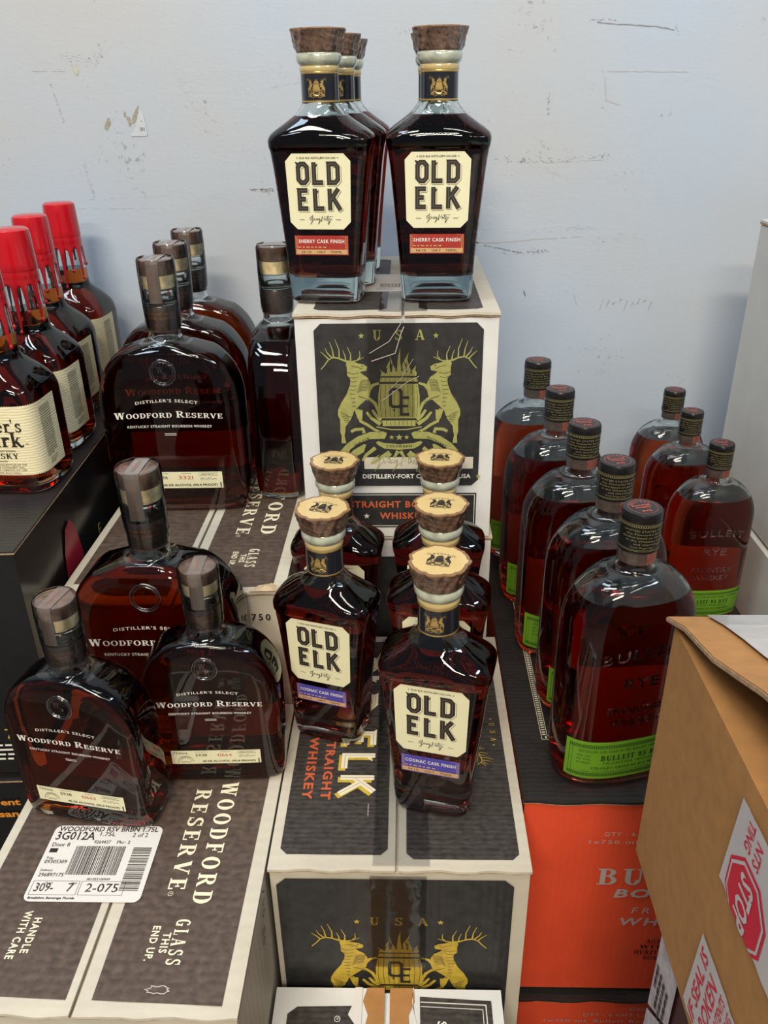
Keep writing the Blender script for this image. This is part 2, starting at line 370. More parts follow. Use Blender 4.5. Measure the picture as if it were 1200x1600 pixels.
def crest(detail=True):
    """two rearing elks holding a flaming barrel above a ribbon; units: 1 = half width"""
    C = Art(); D = Art()
    def p(x, y): return ((x-622)/475, (520-y)/475)
    for sgn in (1, -1):
        def q(P): return [((p(x, y)[0])*sgn, p(x, y)[1]) for x, y in P]
        body = [(430, 268), (405, 252), (372, 246), (345, 232), (318, 228), (300, 246), (306, 275), (305, 320), (325, 345), (322, 380), (300, 440),
                (262, 500), (242, 545), (240, 580), (252, 610), (252, 660), (250, 690), (258, 720), (255, 768), (285, 768), (276, 715), (282, 690), (285, 655),
                (318, 610), (345, 550), (372, 520), (405, 490), (440, 455), (450, 410), (448, 370), (430, 335), (400, 315), (385, 300), (425, 292)]
        C.poly(q(body))
        C.stroke(q([(360, 540), (378, 585), (380, 620), (425, 645), (465, 675), (500, 690)]), .05, .03)
        C.poly(q([(345, 545), (395, 545), (392, 605), (378, 625), (362, 600)]))
        C.stroke(q([(430, 425), (462, 385), (500, 372)]), .05, .03)
        C.stroke(q([(385, 455), (440, 475), (475, 505), (490, 545), (502, 590)]), .055, .03)
        C.stroke(q([(335, 235), (300, 232), (262, 215), (225, 208), (196, 222), (172, 255), (148, 282)]), .026, .012)
        for tn in ([(300, 230), (298, 200), (285, 165)], [(262, 214), (262, 160), (240, 98)], [(228, 208), (222, 160), (206, 112)],
                   [(198, 220), (175, 195), (150, 172)], [(330, 228), (332, 190), (312, 142)], [(330, 236), (370, 228), (412, 208)],
                   [(372, 226), (388, 205), (386, 170)], [(215, 208), (190, 180), (178, 150)]):
            C.stroke(q(tn), .019, .006)
        C.poly(q([(245, 822), (290, 770), (360, 722), (440, 692), (520, 688), (545, 700), (538, 722), (530, 738), (440, 740), (360, 772), (308, 812), (290, 862)]))
        C.poly(q([(300, 850), (330, 815), (395, 775), (412, 778), (395, 830), (340, 862)]))
        C.stroke(q([(318, 690), (345, 675), (395, 672), (400, 700)]), .04, .05)
        for lf in ([(420, 560), (450, 600), (505, 640)], [(455, 545), (480, 585), (510, 610)], [(385, 890), (410, 850), (470, 800)], [(440, 910), (500, 870), (560, 830)], [(588, 868), (605, 840), (615, 822)], [(560, 880), (548, 860), (566, 838)]):
            C.stroke(q(lf), .03, .055)
        if detail:
            for i in range(9): D.stroke(q([(300+i*4, 300+i*28), (340+i*2, 312+i*26), (378-i*6, 306+i*26)]), .005)
            for i in range(6): D.stroke(q([(255+i*5, 555+i*14), (300+i*3, 575+i*9)]), .005)
            for i in range(8): D.stroke(q([(440-i*2, 352+i*9), (405-i*3, 350+i*10), (385-i*3, 362+i*10)]), .005)
            D.stroke(q([(372, 455), (420, 470), (462, 500)]), .007); D.stroke(q([(300, 585), (330, 590), (345, 545)]), .007); D.stroke(q([(335, 262), (372, 268), (400, 282)]), .006)
            D.stroke(q([(395, 262), (404, 264)]), .012)
    b = [(-.245, .31), (-.27, .15), (-.27, -.05), (-.24, -.16), (.24, -.16), (.27, -.05), (.27, .15), (.245, .31)]
    C.poly([(x, y-.01) for x, y in b])
    C.poly([(-.235, .385), (-.245, .33), (.245, .33), (.235, .385)])
    C.poly([(-.235, -.20), (-.215, -.28), (.215, -.28), (.235, -.20)])
    C.stroke([(-.30, -.29), (-.1, -.33), (.1, -.33), (.30, -.29)], .015)
    for x0, hh, ln in ((-.20, .50, -.05), (-.14, .62, .03), (-.07, .70, -.05), (0, .78, .02), (.07, .72, .06), (.13, .66, -.03), (.19, .54, .03), (-.03, .6, .05), (.1, .55, 0)):
        C.poly([(x0-.035, .405), (x0+.035, .405), (x0+.04, .45), (x0+ln*.3+.012, (hh+.42)/2), (x0+ln, hh), (x0-.02, (hh+.42)/2)])
    for x0, h0, h1, ln in ((-.17, .44, .60, .05), (-.10, .46, .66, .04), (-.035, .47, .72, .03), (.04, .47, .74, -.02), (.10, .46, .67, -.04), (.16, .44, .60, -.04)):
        D.poly([(x0-.010, h0), (x0+.012, h0), (x0+ln*.4+.008, (h0+h1)/2), (x0+ln, h1-.06), (x0-.004, (h0+h1)/2-.02)])
    C.poly([(-.27, -.56), (-.31, -.52), (-.29, -.49), (-.2, -.52), (0, -.54), (.2, -.52), (.29, -.49), (.31, -.52), (.27, -.56), (.2, -.60), (0, -.62), (-.2, -.60)])
    for x, r in ((-.10, .036), (0, .05), (.10, .036)): C.star(x, -.44, r)
    # dark details cut over the gold
    D.miter([(-.10, .23), (.0, .23), (.03, .20), (.03, .02), (0, -.01), (-.08, -.01), (-.11, .02), (-.11, .20)], .04, True)
    D.miter([(.135, .115), (.03, .115), (.03, -.115), (.135, -.115)], .038); D.miter([(.03, 0), (.12, 0)], .034)
    D.star(-.065, -.055, .025)
    if detail:
        for i in range(9):
            x = -.23+i*.0575; D.stroke([(x, .29), (x*1.07, .05), (x, -.15)], .005)
            D.stroke([(x, .38), (x, .34)], .005); D.stroke([(x*.95, -.205), (x*.95, -.27)], .005)
        a = Art(); a.slab('OLD-ELK', 0, 0, .034, .23); D.join(a.moved(-.50, -.50, 1, .50))
        a = Art(); a.slab('DISTILLERY', 0, 0, .034, .30); D.join(a.moved(.50, -.50, 1, -.50))
        a = Art(); a.slab('COLORADO', 0, 0, .034, .34); D.join(a.moved(0, -.565))
    return C, D
CREST, CREST_D = crest()
def usa_row(k=1.):
    A = Art(); A.slab('U', -.27*k, 0, .13*k); A.slab('S', 0, 0, .13*k); A.slab('A', .27*k, 0, .13*k)
    A.star(-.47*k, -.01, .04*k); A.star(.47*k, -.01, .04*k); return A
def signature(x, y, k, A=None, wd=1.):
    A = A or Art(); k0 = k
    def st(P, w=.055): A.stroke([(x+a*k, y+b*k) for a, b in P], w*k*wd, w*k*wd*.6)
    st([(-.75, .30), (-1.0, .12), (-.92, -.05), (-.74, .12), (-.68, .42), (-.78, -.25), (-.95, -.42), (-.8, -.2), (-.55, .05)])
    st([(-.58, .16), (-.52, -.05), (-.42, .10), (-.36, -.02)]); st([(-.36, -.02), (-.22, .10), (-.30, .14), (-.30, -.04), (-.14, .02)])
    st([(-.06, .12), (-.16, .06), (-.10, -.05), (-.02, .10), (-.06, -.25), (-.22, -.42), (-.10, -.18), (.12, .0)])
    st([(.12, -.18), (.20, .32), (.28, .0), (.42, .36), (.42, -.06), (.54, .06), (.52, .14), (.48, -.02), (.62, .04)])
    st([(.74, .36), (.62, -.06), (.74, -.04)]); st([(.52, .24), (1.25, .30)], .03)
    st([(.76, .12), (.90, .12), (.72, -.10), (.86, -.10), (.72, -.38), (.78, -.42), (.95, -.05), (1.04, .12), (.98, .0), (1.12, .02)])
    return A
def place(art, name, m, O, X, Y, parent=None, off=0.0005, world=True):
    """lay flat art on a plane: origin O, reading direction X, up Y"""
    O, X, Y = Vector(O), Vector(X), Vector(Y); Nn = X.cross(Y)
    return mobj(name, [O+X*v[0]+Y*v[1]+Nn*(off+art.lift(i)) for i, v in enumerate(art.V)], art.F, m, parent, world=world)
def dashes(x0, y0, x1, y1, rows, seed=1, fill=.62, wlen=.14):
    """a block of print too small to read: rows of short dark runs"""
    A = Art(); r = random.Random(seed); hgt = (y1-y0)/rows
    for i in range(rows):
        x = x0; y = y1-(i+.5)*hgt; end = x1-(0 if i < rows-1 else (x1-x0)*.4)
        while x < end:
            l = (x1-x0)*wlen*r.uniform(.4, 1.3); A.rect(x, y-hgt*fill/2*.8, min(x+l, end), y+hgt*fill/2*.8); x += l+(x1-x0)*.035
    return A

# ------------------------------------------------------------------ bottle geometry
NSEG = 96
def pchip(x, y, q):
    x = np.array(x, float); y = np.array(y, float); h = np.diff(x); d = np.diff(y)/h; m = np.zeros(len(x))
    m[0], m[-1] = d[0], d[-1]
    for i in range(1, len(x)-1):
        if d[i-1]*d[i] > 0:
            w1, w2 = 2*h[i]+h[i-1], h[i]+2*h[i-1]; m[i] = (w1+w2)/(w1/d[i-1]+w2/d[i])
    i = np.clip(np.searchsorted(x, q)-1, 0, len(h)-1); t = (q-x[i])/h[i]
    return ((2*t**3-3*t**2+1)*y[i]+(t**3-2*t**2+t)*h[i]*m[i]+(-2*t**3+3*t**2)*y[i+1]+(t**3-t**2)*h[i]*m[i+1])
class Profile:
    """rows of (z, half width, half depth, squareness)"""
    def __init__(s, rows, k=1.):
        R = np.array(rows, float); s.z = R[:, 0]*k; s.a = R[:, 1]*k; s.b = R[:, 2]*k; s.n = R[:, 3]
    def at(s, z):
        z = np.clip(z, s.z[0], s.z[-1]); z = np.atleast_1d(z)
        return pchip(s.z, s.a, z), pchip(s.z, s.b, z), pchip(s.z, s.n, z)
    def ring(s, z, inset=0.):
        a, b, n = (float(v[0]) for v in s.at(z)); a = max(a-inset, .0005); b = max(b-inset, .0005)
        t = np.linspace(0, 2*PI, NSEG, endpoint=False)
        x = a*np.sign(np.cos(t))*np.abs(np.cos(t))**(2/n); y = b*np.sign(np.sin(t))*np.abs(np.sin(t))**(2/n)
        return [(x[i], y[i], z) for i in range(NSEG)]
    def zs(s, z0, z1, n):
        q = np.linspace(z0, z1, n); ex = s.z[(s.z > z0) & (s.z < z1)]
        return np.unique(np.round(np.concatenate([q, ex]), 6))
    def wrap(s, sv, z, off=.0004):
        """point on the surface at arc length sv from the front centre line, height z"""
        key = round(float(z), 5)
        if not hasattr(s, 'cache'): s.cache = {}
        if key not in s.cache:
            a, b, n = (float(v[0]) for v in s.at(z)); t = np.linspace(-PI/2, PI/2, 241)
            x = a*np.abs(np.cos(t))**(2/n); y = b*np.sign(np.sin(t))*np.abs(np.sin(t))**(2/n)
            L = np.concatenate([[0], np.cumsum(np.hypot(np.diff(x), np.diff(y)))])
            s.cache[key] = (x, y, L)
        x, y, L = s.cache[key]; q = min(abs(sv), L[-1]*.999)
        px, py = np.interp(q, L, x), np.interp(q, L, y)
        e = L[-1]*.01; p2x, p2y = np.interp(min(q+e, L[-1]), L, x), np.interp(min(q+e, L[-1]), L, y)
        p1x, p1y = np.interp(max(q-e, 0), L, x), np.interp(max(q-e, 0), L, y)
        tx, ty = p2x-p1x, p2y-p1y; l = math.hypot(tx, ty) or 1; nx, ny = ty/l, -tx/l
        px += nx*off; py += ny*off
        return (math.copysign(px, sv) if sv else 0., py, z)
def loft(prof, zs, inset=0., top='flat', bottom=True):
    V = []; Fs = []
    for z in zs: V += prof.ring(z, inset)
    for k in range(len(zs)-1):
        for i in range(NSEG):
            j = (i+1) % NSEG; Fs.append((k*NSEG+i, k*NSEG+j, (k+1)*NSEG+j, (k+1)*NSEG+i))
    if bottom: Fs.append(tuple(reversed(range(NSEG))))
    if top: Fs.append(tuple((len(zs)-1)*NSEG+i for i in range(NSEG)))
    return V, Fs
def glass_parts(root, prof, ztop, level, zin, wall, liq):
    zs = prof.zs(0, ztop, 60); V, Fs = loft(prof, zs)
    mobj('bottle_glass', V, Fs, GLASS, root, smooth=True, auto=50)
    zs = prof.zs(zin, level, 40)
    # the inside floor is rounded: the first rows draw in
    V = []; Fs = []; ins = [wall+.010, wall+.004, wall+.0012]
    zz = [zin, zin+.0012, zin+.004]+[z for z in zs if z > zin+.0055]
    for k, z in enumerate(zz): V += prof.ring(z, ins[k] if k < 3 else wall)
    for k in range(len(zz)-1):
        for i in range(NSEG):
            j = (i+1) % NSEG; Fs.append((k*NSEG+i, k*NSEG+j, (k+1)*NSEG+j, (k+1)*NSEG+i))
    Fs.append(tuple(reversed(range(NSEG)))); Fs.append(tuple((len(zz)-1)*NSEG+i for i in range(NSEG)))
    o = mobj('whiskey', V, Fs, liq, root, smooth=True, auto=40)
    at = o.data.attributes.new('top', 'FLOAT', 'FACE'); at.data[len(Fs)-1].value = 1.
    zs = prof.zs(level, ztop-.003, 30); V, Fs = loft(prof, zs, wall, top='flat', bottom=False)
    mobj('inner_glass', V, Fs, INNER, root, smooth=True, auto=50)
def lathe(name, rows, m, parent, n=48, jitter=None, caps=(True, True), auto=40):
    V = []; Fs = []
    for k, (r, z) in enumerate(rows):
        for i in range(n):
            a = 2*PI*i/n; rr = r*(jitter(k, a) if jitter else 1); V.append((rr*math.cos(a), rr*math.sin(a), z))
    for k in range(len(rows)-1):
        for i in range(n):
            j = (i+1) % n; Fs.append((k*n+i, k*n+j, (k+1)*n+j, (k+1)*n+i))
    if caps[0]: Fs.append(tuple(reversed(range(n))))
    if caps[1]: Fs.append(tuple((len(rows)-1)*n+i for i in range(n)))
    return mobj(name, V, Fs, m, parent, smooth=True, auto=auto)
def wrap_label(name, prof, xl, xr, z0, z1, m, parent, nz=12, nx=24, off=.0003, edge=None):
    """a label following the glass; xl/xr are functions of the height fraction or numbers"""
    V = []; Fs = []
    fl = xl if callable(xl) else (lambda f: xl); fr = xr if callable(xr) else (lambda f: xr)
    for k in range(nz+1):
        f = k/nz
        for i in range(nx+1):
            g = i/nx; s = fl(f)+(fr(f)-fl(f))*g; z = z0+(z1-z0)*f
            if edge and k in (0, nz): z += edge(s)*(1 if k else -1)
            V.append(prof.wrap(s, z, off))
    for k in range(nz):
        for i in range(nx): a = k*(nx+1)+i; Fs.append((a, a+1, a+nx+2, a+nx+1))
    return mobj(name, V, Fs, m, parent, smooth=True)
def wrap_art(name, prof, art, m, parent, s0=0., z0=0., off=.0006):
    return mobj(name, [prof.wrap(s0+v[0], z0+v[1], off+art.lift(i)) for i, v in enumerate(art.V)], art.F, m, parent)
def cyl_art(name, art, r, z0, m, parent, a0=-PI/2):
    return mobj(name, [((r+art.lift(i))*math.cos(a0+v[0]/r), (r+art.lift(i))*math.sin(a0+v[0]/r), z0+v[1]) for i, v in enumerate(art.V)], art.F, m, parent)

def back_label(prof, hw, z0, z1, m, root):
    o = wrap_label('back_label', prof, -hw, hw, z0, z1, m, root, nz=6, nx=30)
    for v in o.data.vertices: v.co.x *= -1; v.co.y *= -1
    return o
def paper_thin(name, col):
    m, N, L = nt(name); N.remove(N['Principled BSDF'])
    d = N.new('ShaderNodeBsdfDiffuse'); d.inputs[0].default_value = (*col, 1); t = N.new('ShaderNodeBsdfTranslucent'); t.inputs[0].default_value = (*col, 1)
    mx = N.new('ShaderNodeMixShader'); mx.inputs[0].default_value = .45
    L.new(d.outputs[0], mx.inputs[1]); L.new(t.outputs[0], mx.inputs[2]); L.new(mx.outputs[0], N['Material Output'].inputs['Surface']); return m
BACK_PAPER = paper_thin('thin_back_paper', (.78, .76, .62))
# ------------------------------------------------------------------ flat shouldered whiskey bottle with a bark stopper
OE = Profile([(0, .0335, .0235, 4), (.0025, .0365, .0265, 4.5), (.012, .0375, .0275, 5), (.04, .039, .0275, 6), (.10, .0445, .0282, 6),
              (.142, .0492, .0290, 6), (.146, .0500, .0292, 5.5), (.150, .0512, .0322, 5), (.156, .0520, .0332, 4.2), (.160, .0505, .0325, 3.6),
              (.170, .037, .0268, 2.8), (.178, .0255, .0215, 2.3), (.186, .0190, .0185, 2), (.190, .0176, .0176, 2), (.25, .0172, .0172, 2)])
def make_oe(kind):
    root = empty('whiskey_bottle'); p = OE
    glass_parts(root, p, .232, .176, .025, .0028, LIQ_OE if kind == 'sherry' else LIQ_CO)
    # paper label with cut corners
    zA, zB, hw = .0745, .1445, (.0325 if kind == 'sherry' else .0342)
    def side(f):
        c = .1; h = hw*(.94+.06*f)
        return h-(.007*(c-f)/c if f < c else (.007*(f-(1-c))/c if f > 1-c else 0))
    lab = wrap_label('paper_label', p, lambda f: -side(f), side, zA, zB, CREAM, root, nz=20)
    sh, bd, il = Art(), Art(), Art()
    for wd, y in (('OLD', .1165), ('ELK', .0925)):
        a, b, c = block_art(wd, 0, y, .0205, .044, .0044); sh.join(a); bd.join(b); il.join(c)
    wrap_art('letter_shadow', p, sh, INK_SOFT, lab, off=.0005); wrap_art('letter_gap', p, sh.moved(-.00045, .00045, 1), CREAM, lab, off=.0007)
    wrap_art('lettering', p, bd, INK, lab, off=.0009); wrap_art('letter_inline', p, il, INK_MID, lab, off=.0011)
    a = Art(); a.text('OLD ELK DISTILLERY-CO-USA', 0, .1405, .0017, .036, bold=.02, spacing=1.1); a.star(-.020, .1405, .0008); a.star(.020, .1405, .0008)
    a.rect(-.021, .0835, -.016, .0839); a.rect(.016, .0835, .021, .0839); signature(0, .0838, .0108, a)
    wrap_art('small_print', p, a, INK, lab, off=.0007)
    # lower strip: finish name
    lm = RED_LABEL if kind == 'sherry' else BLUE_LABEL
    low = wrap_label('finish_label', p, -.0275, .0275, .0495, .0685, lm, root, nz=6)
    wrap_label('proof_strip', p, -.0262, .0262, .0505, .0548, TAN_BAND, low, nz=3, off=.0005)
    a = Art(); a.text('SHERRY CASK FINISH' if kind == 'sherry' else 'COGNAC CASK FINISH', 0, .0628, .0034, .047, bold=.018, spacing=1.12)
    wrap_art('lettering', p, a, WHITE_PRINT, low, off=.0007)
    a = Art(); a.text('54.1%    104.7    750ML', 0, .0526, .0022, .042)
    wrap_art('lettering', p, a, INK, low, off=.0008)
    a = Art(); a.rect(-.0268, .0677, .0268, .0679); a.rect(-.0268, .0500, .0268, .0502)
    for q in (-1, 1): a.rect(q*.0266, .05, q*.0263, .068); a.join(dashes(q*.0250-.0006, .0505, q*.0250+.0006, .067, 9, 3, .6, 1))
    a.join(dashes(-.024, .0554, .024, .0590, 1, 4, .4, .09)); wrap_art('border_print', p, a, TAN_BAND, low, off=.0006)
    # neck
    nb = lathe('neck_band', [(.0182, .189), (.0182, .2135)], NECK_BLACK, root, caps=(0, 0))
    lathe('gold_edge', [(.0184, .1885), (.0185, .1892), (.0184, .1899)], GOLD_FOIL, nb, caps=(0, 0))
    lathe('gold_edge', [(.0184, .2126), (.0186, .2134), (.0184, .2142)], GOLD_FOIL, nb, caps=(0, 0))
    cyl_art('crest_print', CREST.moved(0, .2005, .0105), .01845, 0, GOLD_FOIL, nb)
    lathe('gold_band', [(.0180, .2138), (.0189, .2148), (.0191, .2180), (.0184, .2192)], COLLAR_GOLD, root, caps=(0, 0))
    lathe('collar', [(.0178, .2186), (.0187, .2196), (.0205, .2215), (.0217, .2245), (.0216, .2285), (.0195, .2310)], COLLAR, root)
    ph = [random.uniform(0, 6) for _ in range(6)]
    def jit(k, a):
        amp = min(1, k/4)*.95
        return 1+amp*(.022*math.sin(7*a+ph[0])+.020*math.sin(11*a+ph[1]+k*.25)+.016*math.sin(17*a+ph[2]-k*.5)+.012*math.sin(29*a+ph[3]+k*.9)+.010*math.sin(5*a+k*1.7+ph[4]))
    rows = [(float(np.interp(q, [0, .05, .3, .6, 1], [.0195, .0212, .0226, .0240, .0262])), .2292+.0196*q) for q in np.linspace(0, 1, 15)]
    cap = lathe('bark_stopper', rows, BARK, root, n=96, jitter=jit, caps=(True, False))
    lathe('bark_rim', [(.0262, .2488), (.0261, .2498), (.0245, .2502), (.0232, .2500)], WOOD_RIM, cap, n=96, jitter=lambda k, a: jit(14, a), caps=(0, 0))
    disc = lathe('stopper_top', [(.0236, .2500), (.0150, .2502), (.001, .2502)], WOOD_CREAM, cap, n=96, jitter=lambda k, a: jit(14, a) if k == 0 else 1, caps=(False, True))
    place(CREST.moved(0, -.001, .0128), 'crest_print', INK, (0, 0, .2503), (1, 0, 0), (0, 1, 0), disc, off=.0002, world=False)
    a = Art(); [a.rect(x-.0011, .0098-abs(x)*.18, x+.0009, .0106-abs(x)*.18) for x in (-.006, -.003, 0, .003, .006)]
    place(a, 'lettering', INK, (0, 0, .2503), (1, 0, 0), (0, 1, 0), disc, off=.0002, world=False)
    return root

# ------------------------------------------------------------------ round shouldered flask with printed glass
def wf_rows(size='small'):
    rows = [(0, .0560, .0195, 4.5), (.002, .0590, .0225, 5), (.006, .0605, .0242, 5.5), (.02, .0615, .0250, 6), (.06, .0620, .0252, 6), (.100, .0620, .0252, 6)]
    for i in range(1, 9):
        f = i/9; z = .100+.054*math.sin(f*PI/2); a = .0185+.0435*math.cos(f*PI/2)
        rows.append((z, a, .0252-.0065*f**2.5, 6-3.6*f**2))
    rows += [(.156, .0168, .0160, 2.1), (.160, .0155, .0152, 2), (.222, .0150, .0150, 2)]
    if size == 'large': rows = [(z, a if z < .15 else a*.87+.0003, b if z < .15 else b*.87+.0003, n) for z, a, b, n in rows]
    return rows
def seal_mesh(p, zc, k):
    M = Mesh()
    for R, r in ((.0108*k, .0010*k), (.0088*k, .0006*k)):
        n, q = 40, 8; V = []
        for i in range(n):
            a = 2*PI*i/n
            for j in range(q):
                b = 2*PI*j/q; s = (R+r*math.cos(b))*math.cos(a); z = zc+(R+r*math.cos(b))*math.sin(a)
                V.append(p.wrap(s, z, .0001+r*math.sin(b)))
        M.add(V, [(i*q+j, ((i+1) % n)*q+j, ((i+1) % n)*q+(j+1) % q, i*q+(j+1) % q) for i in range(n) for j in range(q)])
    return M
def make_wf(size, strip_number):
    k = 1.29 if size == 'large' else 1.
    root = empty('whiskey_bottle'); p = Profile(wf_rows(size), k)
    glass_parts(root, p, .1975*k, .1525*k, .005*k, .0026*k, LIQ_WF)
    seal_mesh(p, .132*k, k).obj('embossed_seal', EMBOSS, root, smooth=True)
    a = Art(); a.slab('W', -.002*k, .1345*k, .0055*k); a.slab('R', .002*k, .1292*k, .0055*k)
    wrap_art('embossed_letters', p, a, EMBOSS, root, off=.0004)
    a = Art(); a.text("DISTILLER'S SELECT", 0, .1075*k, .0026*k, .054*k, bold=.004, spacing=1.15, arc=.16*k)
    a.slab('WOODFORD RESERVE', 0, .0945*k, .0044*k, .094*k, first=1.35, arc=.62*k)
    a.text('KENTUCKY STRAIGHT BOURBON WHISKEY', 0, .0842*k, .0023*k, .074*k, bold=.006, spacing=1.12, arc=1.1*k)
    a.rect(-.0052*k, .0772*k, .0052*k, .0776*k); a.rect(-.0052*k, .0758*k, .0052*k, .0762*k)
    wrap_art('lettering', p, a, WHITE_PRINT, root, off=.0005)
    back_label(p, .046*k, .030*k, .066*k, BACK_PAPER, root)
    # ticket label near the foot
    hw = .041*k; z0, z1 = .0245*k, .0405*k
    lab = wrap_label('ticket_label', p, -hw, hw, z0, z1, CREAM, root, nz=4)
    a = Art()
    a.text('750mL' if size != 'large' else '1.75L', -.0320*k, .0377*k, .0026*k, .014*k, spacing=1.1)
    a.text('5938' if size != 'large' else '5936', -.0135*k, .0350*k, .0031*k, .0105*k)
    a.rect(-.019*k, .0388*k, -.007*k, .0391*k); a.rect(.0045*k, .0388*k, .0135*k, .0391*k)
    a.rect(.020*k, .0392*k, .037*k, .0394*k); a.text('SELECTED BY', .0285*k, .0382*k, .0009*k, .012*k); a.text('MASTER DISTILLER', .0285*k, .0370*k, .0009*k, .017*k)
    a.text('45.2% ALC/VOL (90.4 PROOF)', .0115*k, .0276*k, .0021*k, .049*k, bold=.02)
    a.ring(-.0280*k, .0275*k, .0068*k, .0071*k, 24, 0, PI*1.05); a.ring(-.0280*k, .0275*k, .0048*k, .0050*k, 20, 0, PI*1.0)
    a.text('BATCH', -.0280*k, .0272*k, .0014*k, .007*k); a.text('PROPRIETARY', -.0280*k, .0333*k, .0011*k, .009*k, arc=.006*k)
    st = [(.021, .0330), (.023, .0355), (.022, .0320), (.0245, .0350), (.0245, .0325), (.026, .0345), (.0265, .0325), (.029, .0352), (.0285, .0325), (.031, .0350), (.0315, .0325), (.034, .0340), (.036, .0330)]
    a.stroke([(x*k, z*k) for x, z in st], .0004*k)
    a.rect(.0385*k, .0252*k, .0395*k, .0300*k)
    wrap_art('lettering', p, a, INK, lab, off=.0006)
    a = Art(); a.slab(strip_number, .0080*k, .0350*k, .0034*k, .0130*k); wrap_art('lettering', p, a, RED_PRINT, lab, off=.0006)
    # neck: dark band, clear gap, cork, dark wood top, paper seal strip over it, all in shrink wrap
    q = 1.10 if size == 'large' else .95
    nb = lathe('neck_band', [(.0164*q, .1635*k), (.0167*q, .1640*k), (.0167*q, .1845*k), (.0164*q, .1850*k)], NECK_BROWN, root, caps=(0, 0))
    a = Art(); a.text('PROPRIETARY BATCH', 0, .1790*k, .0019*k, .030*k); a.text('LABELED QUALITY', 0, .1755*k, .0019*k, .026*k); a.rect(-.003*k, .1700*k, .003*k, .1703*k); a.rect(-.003*k, .1690*k, .003*k, .1693*k)
    cyl_art('lettering', a, .0169*q, 0, COPPER, nb)
    lathe('neck_ring', [(.0150*q, .1852*k), (.0169*q, .1862*k), (.0171*q, .1885*k), (.0155*q, .1900*k)], GLASS, root, caps=(0, 0))
    lathe('cork', [(.0128*q, .1985*k), (.0158*q, .1990*k), (.0162*q, .2105*k)], CORK, root)
    cap = lathe('wooden_cap', [(.0166*q, .2098*k), (.0172*q, .2103*k), (.0173*q, .2195*k), (.0168*q, .2216*k), (.0150*q, .2222*k), (.001*k, .2222*k)], DARKWOOD, root)
    hw = .0060*q; r = .01775*q; M = Mesh(); V = []
    path = [(-r, .188*k), (-r, .2195*k), (-r*.95, .2226*k), (-r*.3, .2228*k), (r*.3, .2228*k), (r*.95, .2226*k), (r, .2195*k), (r, .200*k)]
    for y, z in path:
        for x in (-hw, -hw/2, 0, hw/2, hw):
            yy = y if abs(y) < r*.5 else math.copysign(math.sqrt(max(y*y-x*x, 1e-9)), y)
            V.append((x, yy, z))
    M.add(V, [(5*i+j, 5*i+j+1, 5*i+j+6, 5*i+j+5) for i in range(len(path)-1) for j in range(4)])
    stp = M.obj('seal_strip', TAX_STRIP, root)
    a = Art(); a.rect(-.0012*k, -.010*k, -.0008*k, .010*k); a.rect(.0004*k, -.010*k, .0008*k, .010*k)
    place(a, 'copper_lines', COPPER, (0, 0, .2230*k), (1, 0, 0), (0, 1, 0), stp, off=.0001, world=False)
    a = Art(); a.text('HISTORIC DISTILLERY SITE', 0, 0, .0020*k, .026*k, spacing=1.1)
    cyl_art('lettering', a.moved(-.001*k, .203*k, 1, -PI/2), r+.0002, 0, COPPER, stp)
    lathe('shrink_wrap', [(.0174*q, .1655*k), (.0182*q, .1860*k), (.0186*q, .2100*k), (.0184*q, .2206*k), (.0174*q, .2232*k), (.0160*q, .2234*k)], SHRINK, root, caps=(0, 0), n=40,
          jitter=lambda kk, a: 1+.010*math.sin(5*a+kk*1.3)+.007*math.sin(9*a-kk))
    return root

